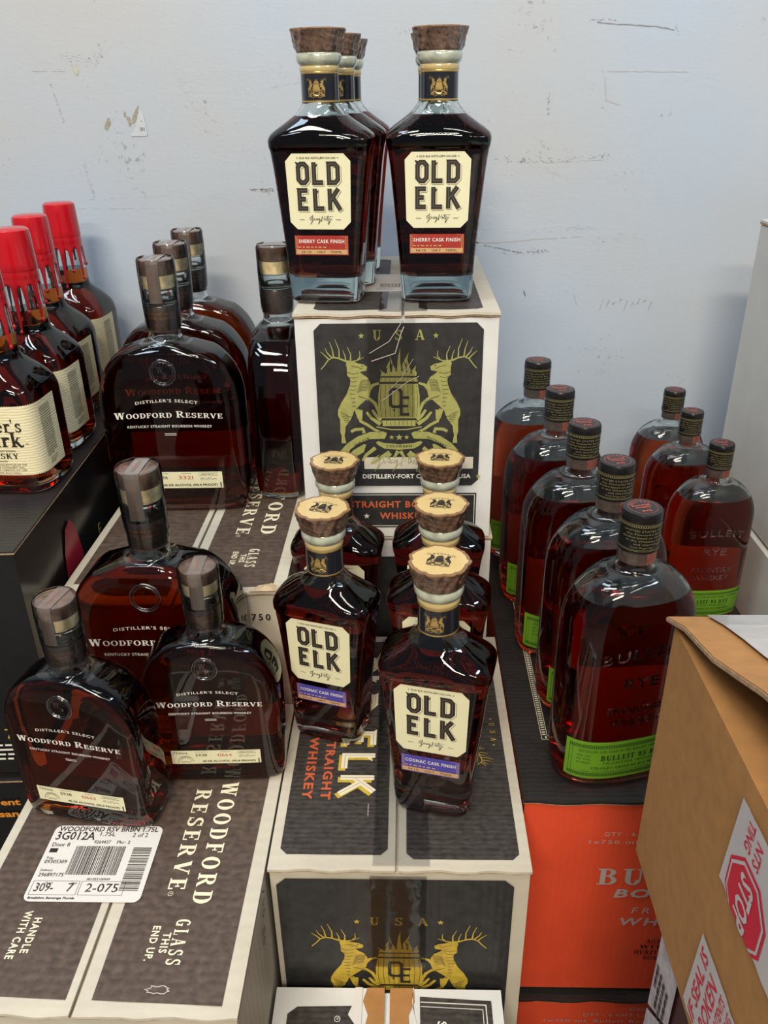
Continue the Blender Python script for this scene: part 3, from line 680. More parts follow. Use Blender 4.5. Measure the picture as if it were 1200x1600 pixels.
# ------------------------------------------------------------------ square bottle dipped in red wax
MMP = Profile([(0, .0390, .0370, 4), (.003, .0430, .0410, 4.5), (.012, .0445, .0420, 5), (.094, .0450, .0425, 5), (.105, .0435, .0412, 4.3), (.117, .0370, .0355, 3.4),
               (.127, .0285, .0280, 2.6), (.133, .0240, .0240, 2.1), (.138, .0224, .0224, 2), (.155, .0216, .0216, 2), (.190, .0198, .0198, 2), (.236, .0165, .0165, 2)])
def make_mm():
    root = empty('whiskey_bottle'); p = MMP
    zt_ = np.linspace(0, .236, 300); TAB = (zt_, p.at(zt_)[0])
    glass_parts(root, p, .205, .156, .007, .0026, LIQ_MM)
    lab = wrap_label('paper_label', p, -.087, .087, .0225, .0950, CREAM_G, root, nz=16, nx=150, edge=lambda s: .0006*math.sin(s*2600))
    a = Art(); a.slab("Maker's", 0, .0800, .0135, .054, weight=1.15); a.slab('Mark', .002, .0655, .0155, .048, weight=1.15)
    a.ring(.0295, .0605, .0008, .0011, 14)
    a.slab('KENTUCKY STRAIGHT BOURBON', 0, .0535, .0018, .034); a.slab('WHISKY', 0, .0480, .0058, .038, weight=1.1); a.text('Handmade', 0, .0425, .0019, .013, shear=.3)
    a.text('DISTILLED, AGED AND BOTTLED BY THE', 0, .0385, .0018, .050); a.text("MAKER'S MARK DISTILLERY, INC.", 0, .0355, .0018, .046)
    a.text('STAR HILL FARM, LORETTO, KY. USA', 0, .0325, .0018, .048); a.text('45% ALC./VOL.', .006, .0295, .0018, .024)
    wrap_art('lettering', p, a.moved(.004, -.0045), INK, lab, off=.0007)
    a = dashes(.053, .036, .074, .089, 22, 8, .55, .2).join(dashes(.057, .027, .072, .034, 3, 9, .5, .2))
    wrap_art('fine_print', p, a, INK_SOFT, lab, off=.0007)
    # embossed shoulder mark
    M = Mesh(); n, q = 28, 6; V = []
    for i in range(n):
        t = 2*PI*i/n
        for j in range(q):
            b = 2*PI*j/q; r = .0075+.0009*math.cos(b); V.append(p.wrap(r*math.cos(t), .116+r*.75*math.sin(t), .0002+.0009*math.sin(b)))
    M.add(V, [(i*q+j, ((i+1) % n)*q+j, ((i+1) % n)*q+(j+1) % q, i*q+(j+1) % q) for i in range(n) for j in range(q)]); M.obj('embossed_seal', EMBOSS, root, smooth=True)
    # wax cap, skirt with arched drips
    rows = [(.0214, .1975), (.0216, .1990), (.0214, .2060), (.0208, .2200), (.0204, .2330), (.0196, .2375), (.0170, .2395), (.001, .2402)]
    wax = lathe('wax_cap', rows, WAX, root)
    dr = [(-2.75, .022), (-2.15, .034), (-1.45, .046), (-.95, .026), (-.35, .036), (.3, .020), (.9, .030), (1.5, .016), (2.2, .034), (2.8, .026)]
    def zb(t):
        z = .1840
        for t0, L in dr:
            d = (t-t0+PI) % (2*PI)-PI; z -= .0045*math.exp(-(d/.22)**2)+L*math.exp(-(abs(d)/.105)**3)
        return z
    n, q = 360, 16; V = []
    for j_ in range(q+1):
        f = j_/q
        for i in range(n):
            t = 2*PI*i/n-PI; e = zb(t); z = .1985+(e-.1985)*f; rad = float(np.interp(z, *TAB))+.0013*(1-max(0, f-.9)*8)
            if z > .186: rad = max(rad, .0206+.0008*math.sin(PI*min(1, (z-.186)/.0125)))
            V.append((rad*math.cos(t), rad*math.sin(t), z))
    mobj('wax_skirt', V, [(j_*n+i, (j_+1)*n+i, (j_+1)*n+(i+1) % n, j_*n+(i+1) % n) for j_ in range(q) for i in range(n)], WAX, wax, smooth=True)
    for t0, L in dr:
        z = zb(t0); rad = float(np.interp(z, *TAB))+.0010; bm = bmesh.new(); bmesh.ops.create_icosphere(bm, subdivisions=2, radius=.0019)
        V = [(v.co.x+rad*math.cos(t0), v.co.y+rad*math.sin(t0), v.co.z*1.4+z+.001) for v in bm.verts]; Fs = [[v.index for v in f.verts] for f in bm.faces]; bm.free()
        mobj('wax_drip', V, Fs, WAX, wax, smooth=True)
    return root

# ------------------------------------------------------------------ oval flask with embossed shoulders and green foot label
def bu_rows():
    rows = [(0, .0500, .0300, 2.4), (.003, .0545, .0340, 2.5), (.010, .0570, .0362, 2.6), (.05, .0585, .0370, 2.6), (.14, .0590, .0372, 2.6), (.165, .0585, .0370, 2.6)]
    for i in range(1, 8):
        f = i/8; rows.append((.165+.052*math.sin(f*PI/2), .0165+.0420*math.cos(f*PI/2)**1.0, .0160+.0210*math.cos(f*PI/2)**.8, 2.6-.5*f))
    rows += [(.2185, .0172, .0165, 2), (.224, .0155, .0155, 2), (.262, .0150, .0150, 2)]
    return rows
def make_bu(size):
    k = 1. if size == 'large' else .82
    root = empty('rye_bottle'); p = Profile(bu_rows(), k)
    glass_parts(root, p, .255*k, .196*k, .007*k, .0030*k, LIQ_BU)
    def tall(A):
        A.V = [(v[0], .0150*k+(v[1]-.0195*k)*1.19) for v in A.V]; return A
    lab = wrap_label('green_label', p, -.060*k, .060*k, .0150*k, .0585*k, GREEN_LABEL, root, nz=10, nx=150, edge=lambda s: .0005*k*math.sin(s*2800/k))
    a = Art()
    for q0, q1, z0, z1 in ((-.056, .056, .0525, .0530), (-.056, .056, .0500, .0503), (-.056, .056, .0225, .0230), (-.056, .056, .0250, .0253)):
        for i in range(28): a.rect((q0+(q1-q0)*i/28)*k, z0*k, (q0+(q1-q0)*(i+1)/28)*k, z1*k)
    for i in range(70): x = -.0555+.111*i/69; a.rect((x-.0004)*k, .0505*k, (x+.0004)*k, .0522*k); a.rect((x-.0004)*k, .0232*k, (x+.0004)*k, .0249*k)
    for q in (-1, 1): a.rect(q*.0562*k, .0225*k, q*.0558*k, .0530*k); a.rect(q*.0535*k, .0225*k, q*.0532*k, .0530*k)
    wrap_art('border_print', p, tall(a), DKGREEN, lab, off=.0006)
    a = Art(); a.slab('DISTILLED AND AGED IN THE BULLEIT FAMILY TRADITION', 0, .0470*k, .0024*k, .096*k, weight=.9)
    a.slab('BULLEIT 95 RYE', .003*k, .0405*k, .0050*k, .062*k, weight=1.25); a.text('FRONTIER WHISKEY', .003*k, .0350*k, .0024*k, .056*k, spacing=1.2)
    a.slab('STRAIGHT AMERICAN RYE WHISKEY', 0, .0305*k, .0024*k, .072*k)
    a.text('Made using a 95% rye mash for a superior American whiskey', 0, .0270*k, .0014*k, .088*k)
    for j, t in enumerate(('45% ALC', 'BY VOL', '90 PROOF')): a.slab(t, -.043*k, (.0425-.0035*j)*k, .0017*k, .012*k, weight=.9)
    for j, t in enumerate(('750 ML', '')): a.slab(t, .044*k, (.0410-.0035*j)*k, .0017*k, .010*k) if t else None
    wrap_art('lettering', p, tall(a), DKGREEN, lab, off=.0006)
    back_label(p, .050*k, .016*k, .104*k, BACK_PAPER, root)
    a = Art(); a.text('BULLEIT', 0, .152*k, .0105*k, .075*k, spacing=1.2, arc=.12*k); a.text('RYE', 0, .122*k, .0105*k, .032*k)
    a.text('FRONTIER', 0, .093*k, .0075*k, .056*k); a.text('WHISKEY', 0, .080*k, .0075*k, .050*k)
    e = wrap_art('embossed_lettering', p, a, EMBOSS, root, off=.0002)
    md = e.modifiers.new('depth', 'SOLIDIFY'); md.thickness = .0009*k; md.offset = 1
    # paper tag on the neck glass, cap
    t_ = lathe('neck_tag', [(.0158*k, .2255*k), (.0160*k, .2375*k)], NECK_BROWN, root, caps=(0, 0))
    cyl_art('fine_print', dashes(.0005*k, -.0052*k, .019*k, .0052*k, 5, 5, .5, .10).moved(0, .2315*k), .0162*k, 0, CORAL_INK, t_)
    rows = [(.0160, .2370), (.0180, .2372), (.0181, .2400), (.0177, .2410), (.0176, .2620), (.0178, .2650), (.0177, .2700), (.0168, .2718), (.0150, .2720), (.001, .2720)]
    cap = lathe('screw_cap', [(a_*k*.94, b_*k) for a_, b_ in rows], CAP_BLACK, root)
    a = Art()
    for z in (.2395, .2405, .2610, .2634): 
        for i in range(36): a.rect((-.055+.11*i/36)*k, z*k, (-.055+.11*(i+1)/36)*k, (z+.0004)*k)
    for i in range(60): x = -.055+.11*i/59; a.rect((x-.0005)*k, .2616*k, (x+.0005)*k, .2630*k)
    for j, (t, w_) in enumerate((('UNITED STATES WHISKEY', .044), ('the Powerful Rye grain', .040), ('distilled based on the American', .046), ('to the Whiskey among us', .040), ('and charred oak', .026))):
        a.text(t, 0, (.2580-.0030*j)*k, .0018*k, w_*k, bold=.01)
    a.text('Kind Regards,', -.006*k, .2430*k, .0016*k, .018*k); a.stroke([(.002*k, .2415*k), (.012*k, .2455*k), (.006*k, .2425*k), (.020*k, .2440*k)], .0005*k)
    cyl_art('lettering', a, .01725*k, 0, OLIVE_INK, cap)
    a = Art(); a.ring(0, 0, .0118*k, .0121*k, 40)
    for i, ch in enumerate('BULLEIT'): 
        th = PI/2+.95-i*1.9/6; g = Art(); g.slab(ch, 0, 0, .0027*k); a.join(g.moved(.0095*k*math.cos(th), .0095*k*math.sin(th), 1, th-PI/2))
    a.text('FRONTIER', 0, .0025*k, .0023*k, .016*k, bold=.02); a.text('WHISKEY', 0, -.0012*k, .0023*k, .014*k, bold=.02); a.text('RYE', 0, -.0075*k, .0028*k, .008*k, bold=.02)
    place(a, 'lettering', CORAL_INK, (0, 0, .2721*k), (1, 0, 0), (0, 1, 0), cap, off=.0001, world=False)
    return root

# ------------------------------------------------------------------ cartons
def bulged(x0, x1, y0, y1, z0, z1, amp=.0008, n=14, r=.002, seed=1):
    """a board box with softened edges and slightly uneven faces"""
    bm = bmesh.new(); bmesh.ops.create_cube(bm, size=1)
    bmesh.ops.subdivide_edges(bm, edges=bm.edges[:], cuts=n, use_grid_fill=True)
    rs = np.random.RandomState(seed); ph = rs.uniform(0, 6, 6)
    for v in bm.verts:
        c = v.co*2; x, y, z = c
        q = Vector((x0+(x+1)/2*(x1-x0), y0+(y+1)/2*(y1-y0), z0+(z+1)/2*(z1-z0)))
        d = amp*(math.sin(q.x*33+ph[0])+math.sin(q.z*27+ph[1])+math.sin(q.y*31+ph[2]))/1.5
        e = sum(1 for t in c if abs(t) > .999)
        if e == 1:
            if abs(x) > .999: q.x -= abs(d)*math.copysign(1, x)
            if abs(y) > .999: q.y -= abs(d)*math.copysign(1, y)
        if e >= 2:
            for ax in range(3):
                if abs(c[ax]) > .999: q[ax] -= math.copysign(r*.35, c[ax])
        v.co = q
    V = [v.co.copy() for v in bm.verts]; Fs = [[v.index for v in f.verts] for f in bm.faces]; bm.free(); return V, Fs
def carton(label, x0, x1, y0, y1, z0, z1, m, mtop=None, group=None, seam=None, name='cardboard_box', gap=.003, seed=1, flaps=True, cat='box'):
    root = empty(name, ((x0+x1)/2, (y0+y1)/2, z0), 0, label, cat, group)
    zt = z1-.005 if flaps else z1
    V, Fs = bulged(x0, x1, y0, y1, z0, zt, seed=seed); mobj('box_body', V, Fs, m, root, smooth=True, auto=35, world=True)
    if flaps:
        seam = (x0+x1)/2 if seam is None else seam; rs = random.Random(seed)
        for a, b in ((x0-.0005, seam-gap/2), (seam+gap/2, x1+.0005)):
            M = Mesh(); M2 = Mesh(); n = 24
            for (MM, za, zb, e) in ((M2, zt+.0002, z1-.0026, -.0004), (M, z1-.0026, z1, .0008)):
                V = []
                for i in range(n+1):
                    x = a+(b-a)*i/n; w = .0012*math.sin(i*.7+seed)+rs.uniform(-.0004, .0004); up = .0006*math.sin(i*.45+seed*2)
                    for y in (y0-.001-e+w*.6, y0+.03, y1): V += [(x, y, za+(up if y < y0+.01 else 0)), (x, y, zb+(up if y < y0+.01 else 0))]
                for i in range(n):
                    o = 6*i; p = o+6
                    MMf = [(o+1, p+1, p+3, o+3), (o+3, p+3, p+5, o+5), (o, o+2, p+2, p), (o+2, o+4, p+4, p+2), (o, p, p+1, o+1), (o+4, o+5, p+5, p+4)]
                    if i == 0: MMf += [(0, 1, 3, 2), (2, 3, 5, 4)]
                    if i == n-1: MMf += [(p, p+2, p+3, p+1), (p+2, p+4, p+5, p+3)]
                    MM.F += [tuple(MMf_) for MMf_ in MMf]
                MM.V = V
            fl = M.obj('top_flap', mtop or m, root, world=True); M2.obj('flap_core', BROWN_CORE, fl, world=True)
    return root
def panel(name, m, parent, P, O, X, Y, off=.0006, world=True, n=0):
    a = Art(); a.poly(P); return place(a, name, m, O, X, Y, parent, off, world)
def chamf(x0, y0, x1, y1, c, which='abcd'):
    P = []
    P += [(x0+c, y0), (x1-c, y0)] if 'a' in which else [(x0, y0), (x1, y0)]
    P += [(x1, y0+c), (x1, y1-c)] if 'a' in which else [(x1, y1)]
    P += [(x1-c, y1), (x0+c, y1), (x0, y1-c), (x0, y0+c)] if 'a' in which else [(x0, y1)]
    return P
RX, RY = (1, 0, 0), (0, 0, 1)         # lettering on a front face
TX, TY = (0, -1, 0), (1, 0, 0)        # lettering on a top face, read towards the aisle
def crest_front(root, x, z, y, k, gold, ink_off=.0012, parent_panel=None):
    p = parent_panel or root
    place(CREST.moved(0, 0, k), 'crest_print', gold, (x, y, z), RX, RY, p, .0012)
    place(CREST_D.moved(0, 0, k), 'crest_engraving', CHAR_FRONT, (x, y, z), RX, RY, p, .0015)
    place(usa_row(1).moved(0, .94*k, k), 'lettering', gold, (x, y, z), RX, RY, p, .0012)

# ================================================================== the setting
def struct(o, kind='structure'): o['kind'] = kind; return o
def wall_material():
    m, N, L = nt('scuffed_white_wall'); b = N['Principled BSDF']; b.inputs['Roughness'].default_value = .55
    tc = N.new('ShaderNodeTexCoord')
    n = N.new('ShaderNodeTexNoise'); n.inputs['Scale'].default_value = 2.2; n.inputs['Detail'].default_value = 3; L.new(tc.outputs['Object'], n.inputs['Vector'])
    cr = N.new('ShaderNodeValToRGB'); cr.color_ramp.elements[0].position = .38; cr.color_ramp.elements[0].color = (.385, .455, .555, 1)  # cool-to-neutral drift of the light put into the wall colour as noise
    cr.color_ramp.elements[1].position = .66; cr.color_ramp.elements[1].color = (.42, .44, .468, 1); L.new(n.outputs['Fac'], cr.inputs[0])
    # fine grime flecks
    n2 = N.new('ShaderNodeTexNoise'); n2.inputs['Scale'].default_value = 160; n2.inputs['Detail'].default_value = 4; L.new(tc.outputs['Object'], n2.inputs['Vector'])
    n3 = N.new('ShaderNodeTexNoise'); n3.inputs['Scale'].default_value = 9; n3.inputs['Detail'].default_value = 2; L.new(tc.outputs['Object'], n3.inputs['Vector'])
    mu = N.new('ShaderNodeMath'); mu.operation = 'MULTIPLY'; L.new(n2.outputs['Fac'], mu.inputs[0]); L.new(n3.outputs['Fac'], mu.inputs[1])
    r = N.new('ShaderNodeMapRange'); r.inputs[1].default_value = .40; r.inputs[2].default_value = .50; r.inputs[3].default_value = 1; r.inputs[4].default_value = .62; L.new(mu.outputs[0], r.inputs[0])
    vm = N.new('ShaderNodeVectorMath'); vm.operation = 'SCALE'; L.new(cr.outputs[0], vm.inputs[0]); L.new(r.outputs[0], vm.inputs['Scale']); L.new(vm.outputs[0], b.inputs['Base Color'])
    mp = N.new('ShaderNodeMapping'); mp.inputs['Scale'].default_value = (1, 1, 2.2); L.new(tc.outputs['Object'], mp.inputs[0])
    n4 = N.new('ShaderNodeTexNoise'); n4.inputs['Scale'].default_value = 130; n4.inputs['Detail'].default_value = 3; L.new(mp.outputs[0], n4.inputs['Vector'])
    bp = N.new('ShaderNodeBump'); bp.inputs['Strength'].default_value = .16; bp.inputs['Distance'].default_value = .0012; L.new(n4.outputs['Fac'], bp.inputs['Height']); L.new(bp.outputs[0], b.inputs['Normal'])
    return m
YW = 1.235
wall = struct(Mesh().box((-3, YW, -1.12), (3, YW+.1, 2.2)).obj('wall_back', wall_material(), None)); wall.location.z = H
floor = struct(Mesh().box((-3, -3, -1.2), (3, YW+.1, -1.12)).obj('floor', mat('grey_concrete', (.16, .15, .14), .6, var=.2, vscale=6), None)); floor.location.z = H
plinth = struct(Mesh().box((-1.3, .02, -1.12), (.1035, YW-.002, -.86)).obj('trim_1', mat('dark_display_deck', (.05, .045, .04), .6, var=.2), None)); plinth.location.z = H
# scuffs, chips and a torn sticker on the wall
SC = mat('grey_scuff', (.25, .255, .28), .7); CHIP = mat('chipped_plaster', (.30, .28, .23), .9, var=.2, vscale=200); SC2 = mat('faint_scuff', (.41, .42, .44), .7)
def wpt(x, z): return (x, YW-.0004, z)
sc1, sc2 = Art(), Art(); rs = random.Random(11)
def scuff(P, n, spread, size, A, wob=0.002):
    P = np.array(P, float); seg = np.hypot(*np.diff(P, axis=0).T); L = np.concatenate([[0], np.cumsum(seg)])
    for i in range(n):
        d = rs.uniform(0, L[-1]); x = np.interp(d, L, P[:, 0])+rs.gauss(0, spread*.5); z = np.interp(d, L, P[:, 1])+rs.gauss(0, spread); s = size*rs.uniform(.3, 1.)
        an = rs.uniform(0, PI); l = rs.uniform(.8, 2.6)
        A.poly([(x+s*l*math.cos(an+t)*(1 if j % 2 else .6), z+s*math.sin(an+t)*.6) for j, t in enumerate((0, 1.2, 2.5, 3.6, 5.0))])
def line(P, w, A, broken=.25):
    P = np.array(P, float); n = 30; L = np.linspace(0, 1, n+1); t = np.linspace(0, 1, len(P))
    Q = [(np.interp(l, t, P[:, 0])+rs.gauss(0, .0003), np.interp(l, t, P[:, 1])+rs.gauss(0, .0003)) for l in L]
    for i in range(n):
        if rs.random() > broken: A.stroke([Q[i], Q[i+1]], w*rs.uniform(.4, 1.2))
scuff([(-.222, -.118), (-.165, -.120), (-.13, -.124)], 130, .0011, .0009, sc1); line([(-.225, -.117), (-.155, -.117), (-.118, -.124)], .0010, sc1)
scuff([(-.27, -.13), (-.13, -.135)], 40, .004, .0007, sc2); line([(-.46, -.128), (-.33, -.124)], .0005, sc2, .5); line([(-.47, -.140), (-.37, -.141)], .0006, sc2, .4)
line([(-.50, .034), (-.455, .033)], .0008, sc2); scuff([(-.478, .02), (-.468, -.03)], 60, .002, .0008, sc2); scuff([(-.45, -.08), (-.442, -.13)], 60, .0025, .0008, sc2)
scuff([(-.46, .05), (-.44, .045), (-.41, .045)], 50, .004, .0009, sc2); scuff([(-.31, .04), (-.29, .0), (-.28, -.02)], 60, .006, .0007, sc2)
scuff([(-.28, .02), (-.12, .03)], 60, .006, .0007, sc2); line([(-.18, .01), (-.10, .022)], .0005, sc2, .4); scuff([(-.26, -.06), (-.19, -.07)], 40, .008, .0007, sc2)
scuff([(-.11, .08), (-.112, .05)], 25, .002, .0007, sc2); scuff([(-.126, -.155), (-.125, -.215)], 70, .0022, .0010, sc2)
line([(.24, .078), (.32, .072), (.345, .068)], .0012, sc1, .15); scuff([(.235, .081), (.27, .080)], 40, .0009, .0006, sc1); scuff([(.345, .075), (.352, .062)], 20, .002, .0006, sc2)
line([(.165, .124), (.200, .126)], .0007, sc2, .1); line([(.265, .022), (.37, .020)], .0009, mat and sc2, .1); line([(.262, .015), (.266, -.012), (.285, -.018)], .0028, sc2, .2)
scuff([(.19, -.005), (.19, -.03)], 30, .0015, .0008, sc1); scuff([(.12, -.082), (.17, -.086), (.28, -.080)], 110, .0022, .0008, sc1); line([(.19, -.088), (.27, -.085)], .0006, sc2, .3)
scuff([(.17, -.088), (.24, -.115)], 40, .0018, .0008, sc2); scuff([(.29, -.07), (.335, -.045)], 30, .003, .0007, sc2); scuff([(.24, -.105), (.33, -.115)], 70, .004, .0007, sc2)
line([(.075, -.192), (.13, -.193), (.20, -.188), (.25, -.186)], .0016, sc2, .15); line([(.11, -.196), (.16, -.207)], .0012, sc1, .2); scuff([(.14, -.207), (.205, -.206)], 90, .0016, .0009, sc1)
scuff([(.06, -.178), (.19, -.178)], 50, .003, .0007, sc2); scuff([(.225, -.175), (.265, -.174)], 40, .0015, .0007, sc1); scuff([(.25, -.19), (.35, -.19)], 50, .004, .0008, sc2)
scuff([(.10, -.11), (.098, -.20), (.095, -.25)], 120, .003, .0009, sc2); line([(.105, -.13), (.10, -.21)], .0030, sc2, .4); line([(.088, -.11), (.08, -.17)], .0014, sc2, .4)
for i in range(9): line([(.29+.009*i, -.275-.002*(i % 3)), (.286+.009*i, -.292+.004*(i % 4))], .0008, sc2, .1)
line([(.252, -.285), (.246, -.268)], .0010, sc2, .1); line([(.175, -.27), (.172, -.262)], .002, sc2, .1); scuff([(.11, -.232), (.36, -.25)], 90, .03, .0008, sc2)
scuff([(-.4, .1), (.4, .1)], 60, .06, .0006, sc2); scuff([(-.4, -.1), (.4, -.15)], 110, .06, .0006, sc2)
sc2_o = mobj('faint_scuffs', [wpt(*v) for v in sc2.V], sc2.F, SC2, wall); sc2_o['kind'] = 'stuff'
sc1_o = mobj('dark_scuffs', [(v[0], YW-.0006, v[1]) for v in sc1.V], sc1.F, SC, wall); sc1_o['kind'] = 'stuff'
def blob(cx, cz, rx, rz, sd, n=16, tilt=0.):
    r = random.Random(sd); P = []
    for i in range(n):
        t = 2*PI*i/n; k = r.uniform(.6, 1.1); x, z = rx*k*math.cos(t), rz*k*math.sin(t); P.append((cx+x*math.cos(tilt)-z*math.sin(tilt), cz+x*math.sin(tilt)+z*math.cos(tilt)))
    return P
for i, (cx, cz, rx, rz, tl) in enumerate(((-.4085, -.031, .0035, .0095, -.45), (-.3785, -.028, .0030, .0075, .2), (-.3690, -.0210, .0028, .0140, -.5), (-.3830, -.0190, .0020, .0040, 0))):
    P = blob(cx, cz, rx, rz, i, tilt=tl); mobj('plaster_chip', [(x, YW-.0007, z) for x, z in P], [tuple(range(len(P)))], CHIP, wall)
P = blob(-.4405, .0345, .0042, .0070, 9); mobj('plaster_chip', [(x, YW-.0007, z) for x, z in P], [tuple(range(len(P)))], mat('old_glue', (.44, .45, .36), .5), wall)
stk = mobj('torn_sticker', [(x, YW-.0009, z) for x, z in [(-.379, -.047), (-.357, -.047), (-.3555, -.044), (-.3575, -.020), (-.362, -.014), (-.366, -.022), (-.370, -.034)]], [tuple(range(7))], mat('sticker_remnant', (.47, .51, .56), .4), wall)
a = Art(); [a.rect(-.3655+i*.0016, -.0405, -.3655+i*.0016+.0003*(1+i % 3), -.036) for i in range(5)]; a.rect(-.3625, -.0285, -.3600, -.0280)
mobj('barcode', [(x, YW-.0011, z) for x, z in a.V], a.F, INK, stk)

# ================================================================== cartons, stack by stack
ZL, ZT, ZU, ZM, ZR = -.576, -.192, -.440, -.360, -.576
FLOOR = -.86
# --- box stack carrying the cream labelled bottles
def oe_front(root, x0, x1, y, ztop, gold, top_off, art_z, k, tape):
    pf = panel('printed_panel', CHAR_FRONT, root, chamf(x0+.0195, ztop-top_off-.177, x1-.0155, ztop-top_off, .007), (0, y, 0), RX, RY, .0008)
    crest_front(root, (x0+x1)/2+.002, art_z, y, k, gold, parent_panel=pf)
    return pf
b1 = carton('white box with black elk crest panel directly under the topmost bottles', -.1125, .0915, .81, 1.125, -.443, ZT, COOL_CARD, WHITE_CARD, seam=-.004, seed=3)
pf = oe_front(b1, -.1125, .0915, .81, ZT, GOLD_PRINT, .010, -.288, .079, True)
a = Art(); a.rect(-.046, -.359, .070, -.3455); place(a, 'white_strip', WHITE_CARD, (0, .81, 0), RX, RY, pf, .0012)
place(signature(0, 0, .027, wd=.55), 'signature_print', GOLD_PRINT, (-.010, .81, -.351), RX, RY, pf, .0018)
a = Art(); a.text('DISTILLERY-FORT COLLINS, CO-USA', .010, -.368, .0042, .116, bold=.02, ysc=1.15); place(a, 'lettering', WHITE_PRINT, (0, .81, 0), RX, RY, pf, .0014)
a = Art(); a.star(.076, -.368, .003); place(a, 'star_print', GOLD_PRINT, (0, .81, 0), RX, RY, pf, .0014)
p2 = panel('printed_panel', CHAR_FRONT, b1, chamf(-.084, -.430, .075, -.388, .0001), (0, .81, 0), RX, RY, .0008)
a = Art(); a.miter([(-.082, -.428), (.073, -.428), (.073, -.390), (-.082, -.390)], .0007, True); place(a, 'border_print', WHITE_PRINT, (0, .81, 0), RX, RY, p2, .0012)
a = Art(); a.text('STRAIGHT BOURBON', -.0045, -.402, .0075, .118, bold=.03, spacing=1.15); a.text('WHISKEY', -.0045, -.416, .0075, .052, bold=.03, spacing=1.15)
place(a, 'lettering', RED_PRINT, (0, .81, 0), RX, RY, p2, .0012)
a = Art(); a.star(-.045, -.416, .0035); a.star(.036, -.416, .0035); place(a, 'star_print', WHITE_PRINT, (0, .81, 0), RX, RY, p2, .0012)
panel('printed_panel', CHAR_TOP, b1, chamf(-.030+.0-.064, .822, -.020, 1.10, .006), (0, 0, ZT), (1, 0, 0), (0, 1, 0), .0004)
panel('printed_panel', CHAR_TOP, b1, chamf(.012, .822, .076, 1.10, .006), (0, 0, ZT), (1, 0, 0), (0, 1, 0), .0004)
lb = panel('shipping_label', LAB_WHITE, b1, chamf(-.048, .905, .002, 1.0, .003), (0, 0, ZT), (1, 0, 0), (0, 1, 0), .0007)
a = Art()
for i in range(22): a.rect(-.030+i*.0013, .925, -.030+i*.0013+.0004*(1+i % 3 % 2), .945)
a.rect(-.034, .912, -.014, .9128); a.rect(-.034, .920, -.014, .9208); place(a, 'barcode', INK, (0, 0, ZT), (1, 0, 0), (0, 1, 0), lb, .0010)
a = Art(); a.rect(-.040, -.30, .008, -.197); place(a, 'clear_tape', FILM, (0, .81, 0), RX, RY, b1, .0022)
a = Art(); a.stroke([(-.038, -.232), (-.018, -.220), (-.008, -.205), (-.004, -.198)], .0007); a.stroke([(-.036, -.240), (-.012, -.232), (-.006, -.212), (-.003, -.205)], .0009); a.stroke([(-.026, -.282), (.0, -.262), (.012, -.256)], .0006); a.stroke([(.006, -.238), (-.006, -.258), (-.020, -.272)], .0004)
place(a, 'tape_crease', GREY_PRINT, (0, .81, 0), RX, RY, b1, .0024)
a = Art(); a.rect(-.028, .812, .020, .90); place(a, 'clear_tape', FILM, (0, 0, ZT), (1, 0, 0), (0, 1, 0), b1, .0016)
# box below it
b2 = carton('white box wedged under the crest box, mostly hidden behind the purple labelled bottles', -.116, .0945, .814, 1.13, FLOOR, -.4445, COOL_CARD, WHITE_CARD, seed=5)
panel('printed_panel', CHAR_FRONT, b2, chamf(-.09, -.66, .076, -.470, .006), (0, .814, 0), RX, RY, .0008)
# front box with ELK lettering
b3 = carton('white box printed ELK STRAIGHT WHISKEY, carrying the five purple labelled bottles', -.1175, .1025, .477, .806, FLOOR, ZL, WHITE_CARD, WHITE_CARD, seam=-.0095, seed=9)
pl = panel('printed_panel', CHAR_TOP, b3, chamf(-.1095, .4905, -.0175, .795, .006), (0, 0, ZL), (1, 0, 0), (0, 1, 0), .0005)
pr = panel('printed_panel', CHAR_TOP, b3, chamf(-.0015, .4865, .094, .795, .006), (0, 0, ZL), (1, 0, 0), (0, 1, 0), .0005)
def top_block(word, y0, y1, xa, xb, parent, z):
    """big chamfered word read towards the aisle; letters span xa..xb in height"""
    sh, bd, il = block_art(word, 0, 0, (xb-xa), (y1-y0), .0060)
    O = (xa, (y0+y1)/2, z)
    place(sh.moved(.0009, -.0009), 'letter_shadow', GOLD_BRIGHT, O, TX, TY, parent, .0010)
    b_ = place(bd, 'lettering', CREAM_PRINT, O, TX, TY, parent, .0013); place(il, 'letter_inline', GREY_PRINT, O, TX, TY, parent, .0016)
top_block('ELK', .556, .643, -.0640, -.0315, pl, ZL); top_block('OLD', .672, .765, -.0640, -.0315, pl, ZL)
a = Art(); a.text('KENTUCKY', 0, 0, .009, .07, bold=.035); a.text('STRAIGHT', 0, 0, .0085, .085, bold=.035, spacing=1.2)
a = Art(); a.text('STRAIGHT', 0, 0, .0085, .084, bold=.035, spacing=1.2); place(a, 'lettering', RED_PRINT, (-.0765, .593, ZL), TX, TY, pl, .0010)
a = Art(); a.text('WHISKEY', 0, 0, .0085, .082, bold=.035, spacing=1.2); place(a, 'lettering', RED_PRINT, (-.0935, .592, ZL), TX, TY, pl, .0010)
a = dashes(-.012, -.001, .012, .001, 1, 5, .5, .1); place(a, 'fine_print', GREY_PRINT, (-.036, .534, ZL), TX, TY, pl, .0010)
a = Art(); a.join(CREST.moved(0, 0, .048)); a.join(usa_row(1).moved(0, .94*.048, .040)); place(a, 'crest_print', GOLD_BRIGHT, (.040, .642, ZL), TX, TY, pr, .0010)
pf = panel('printed_panel', CHAR_FRONT, b3, chamf(-.112, -.80, .089, -.588, .008), (0, .477, 0), RX, RY, .0008)
crest_front(b3, -.0085, -.713, .477, .0775, GOLD_BRIGHT, parent_panel=pf)
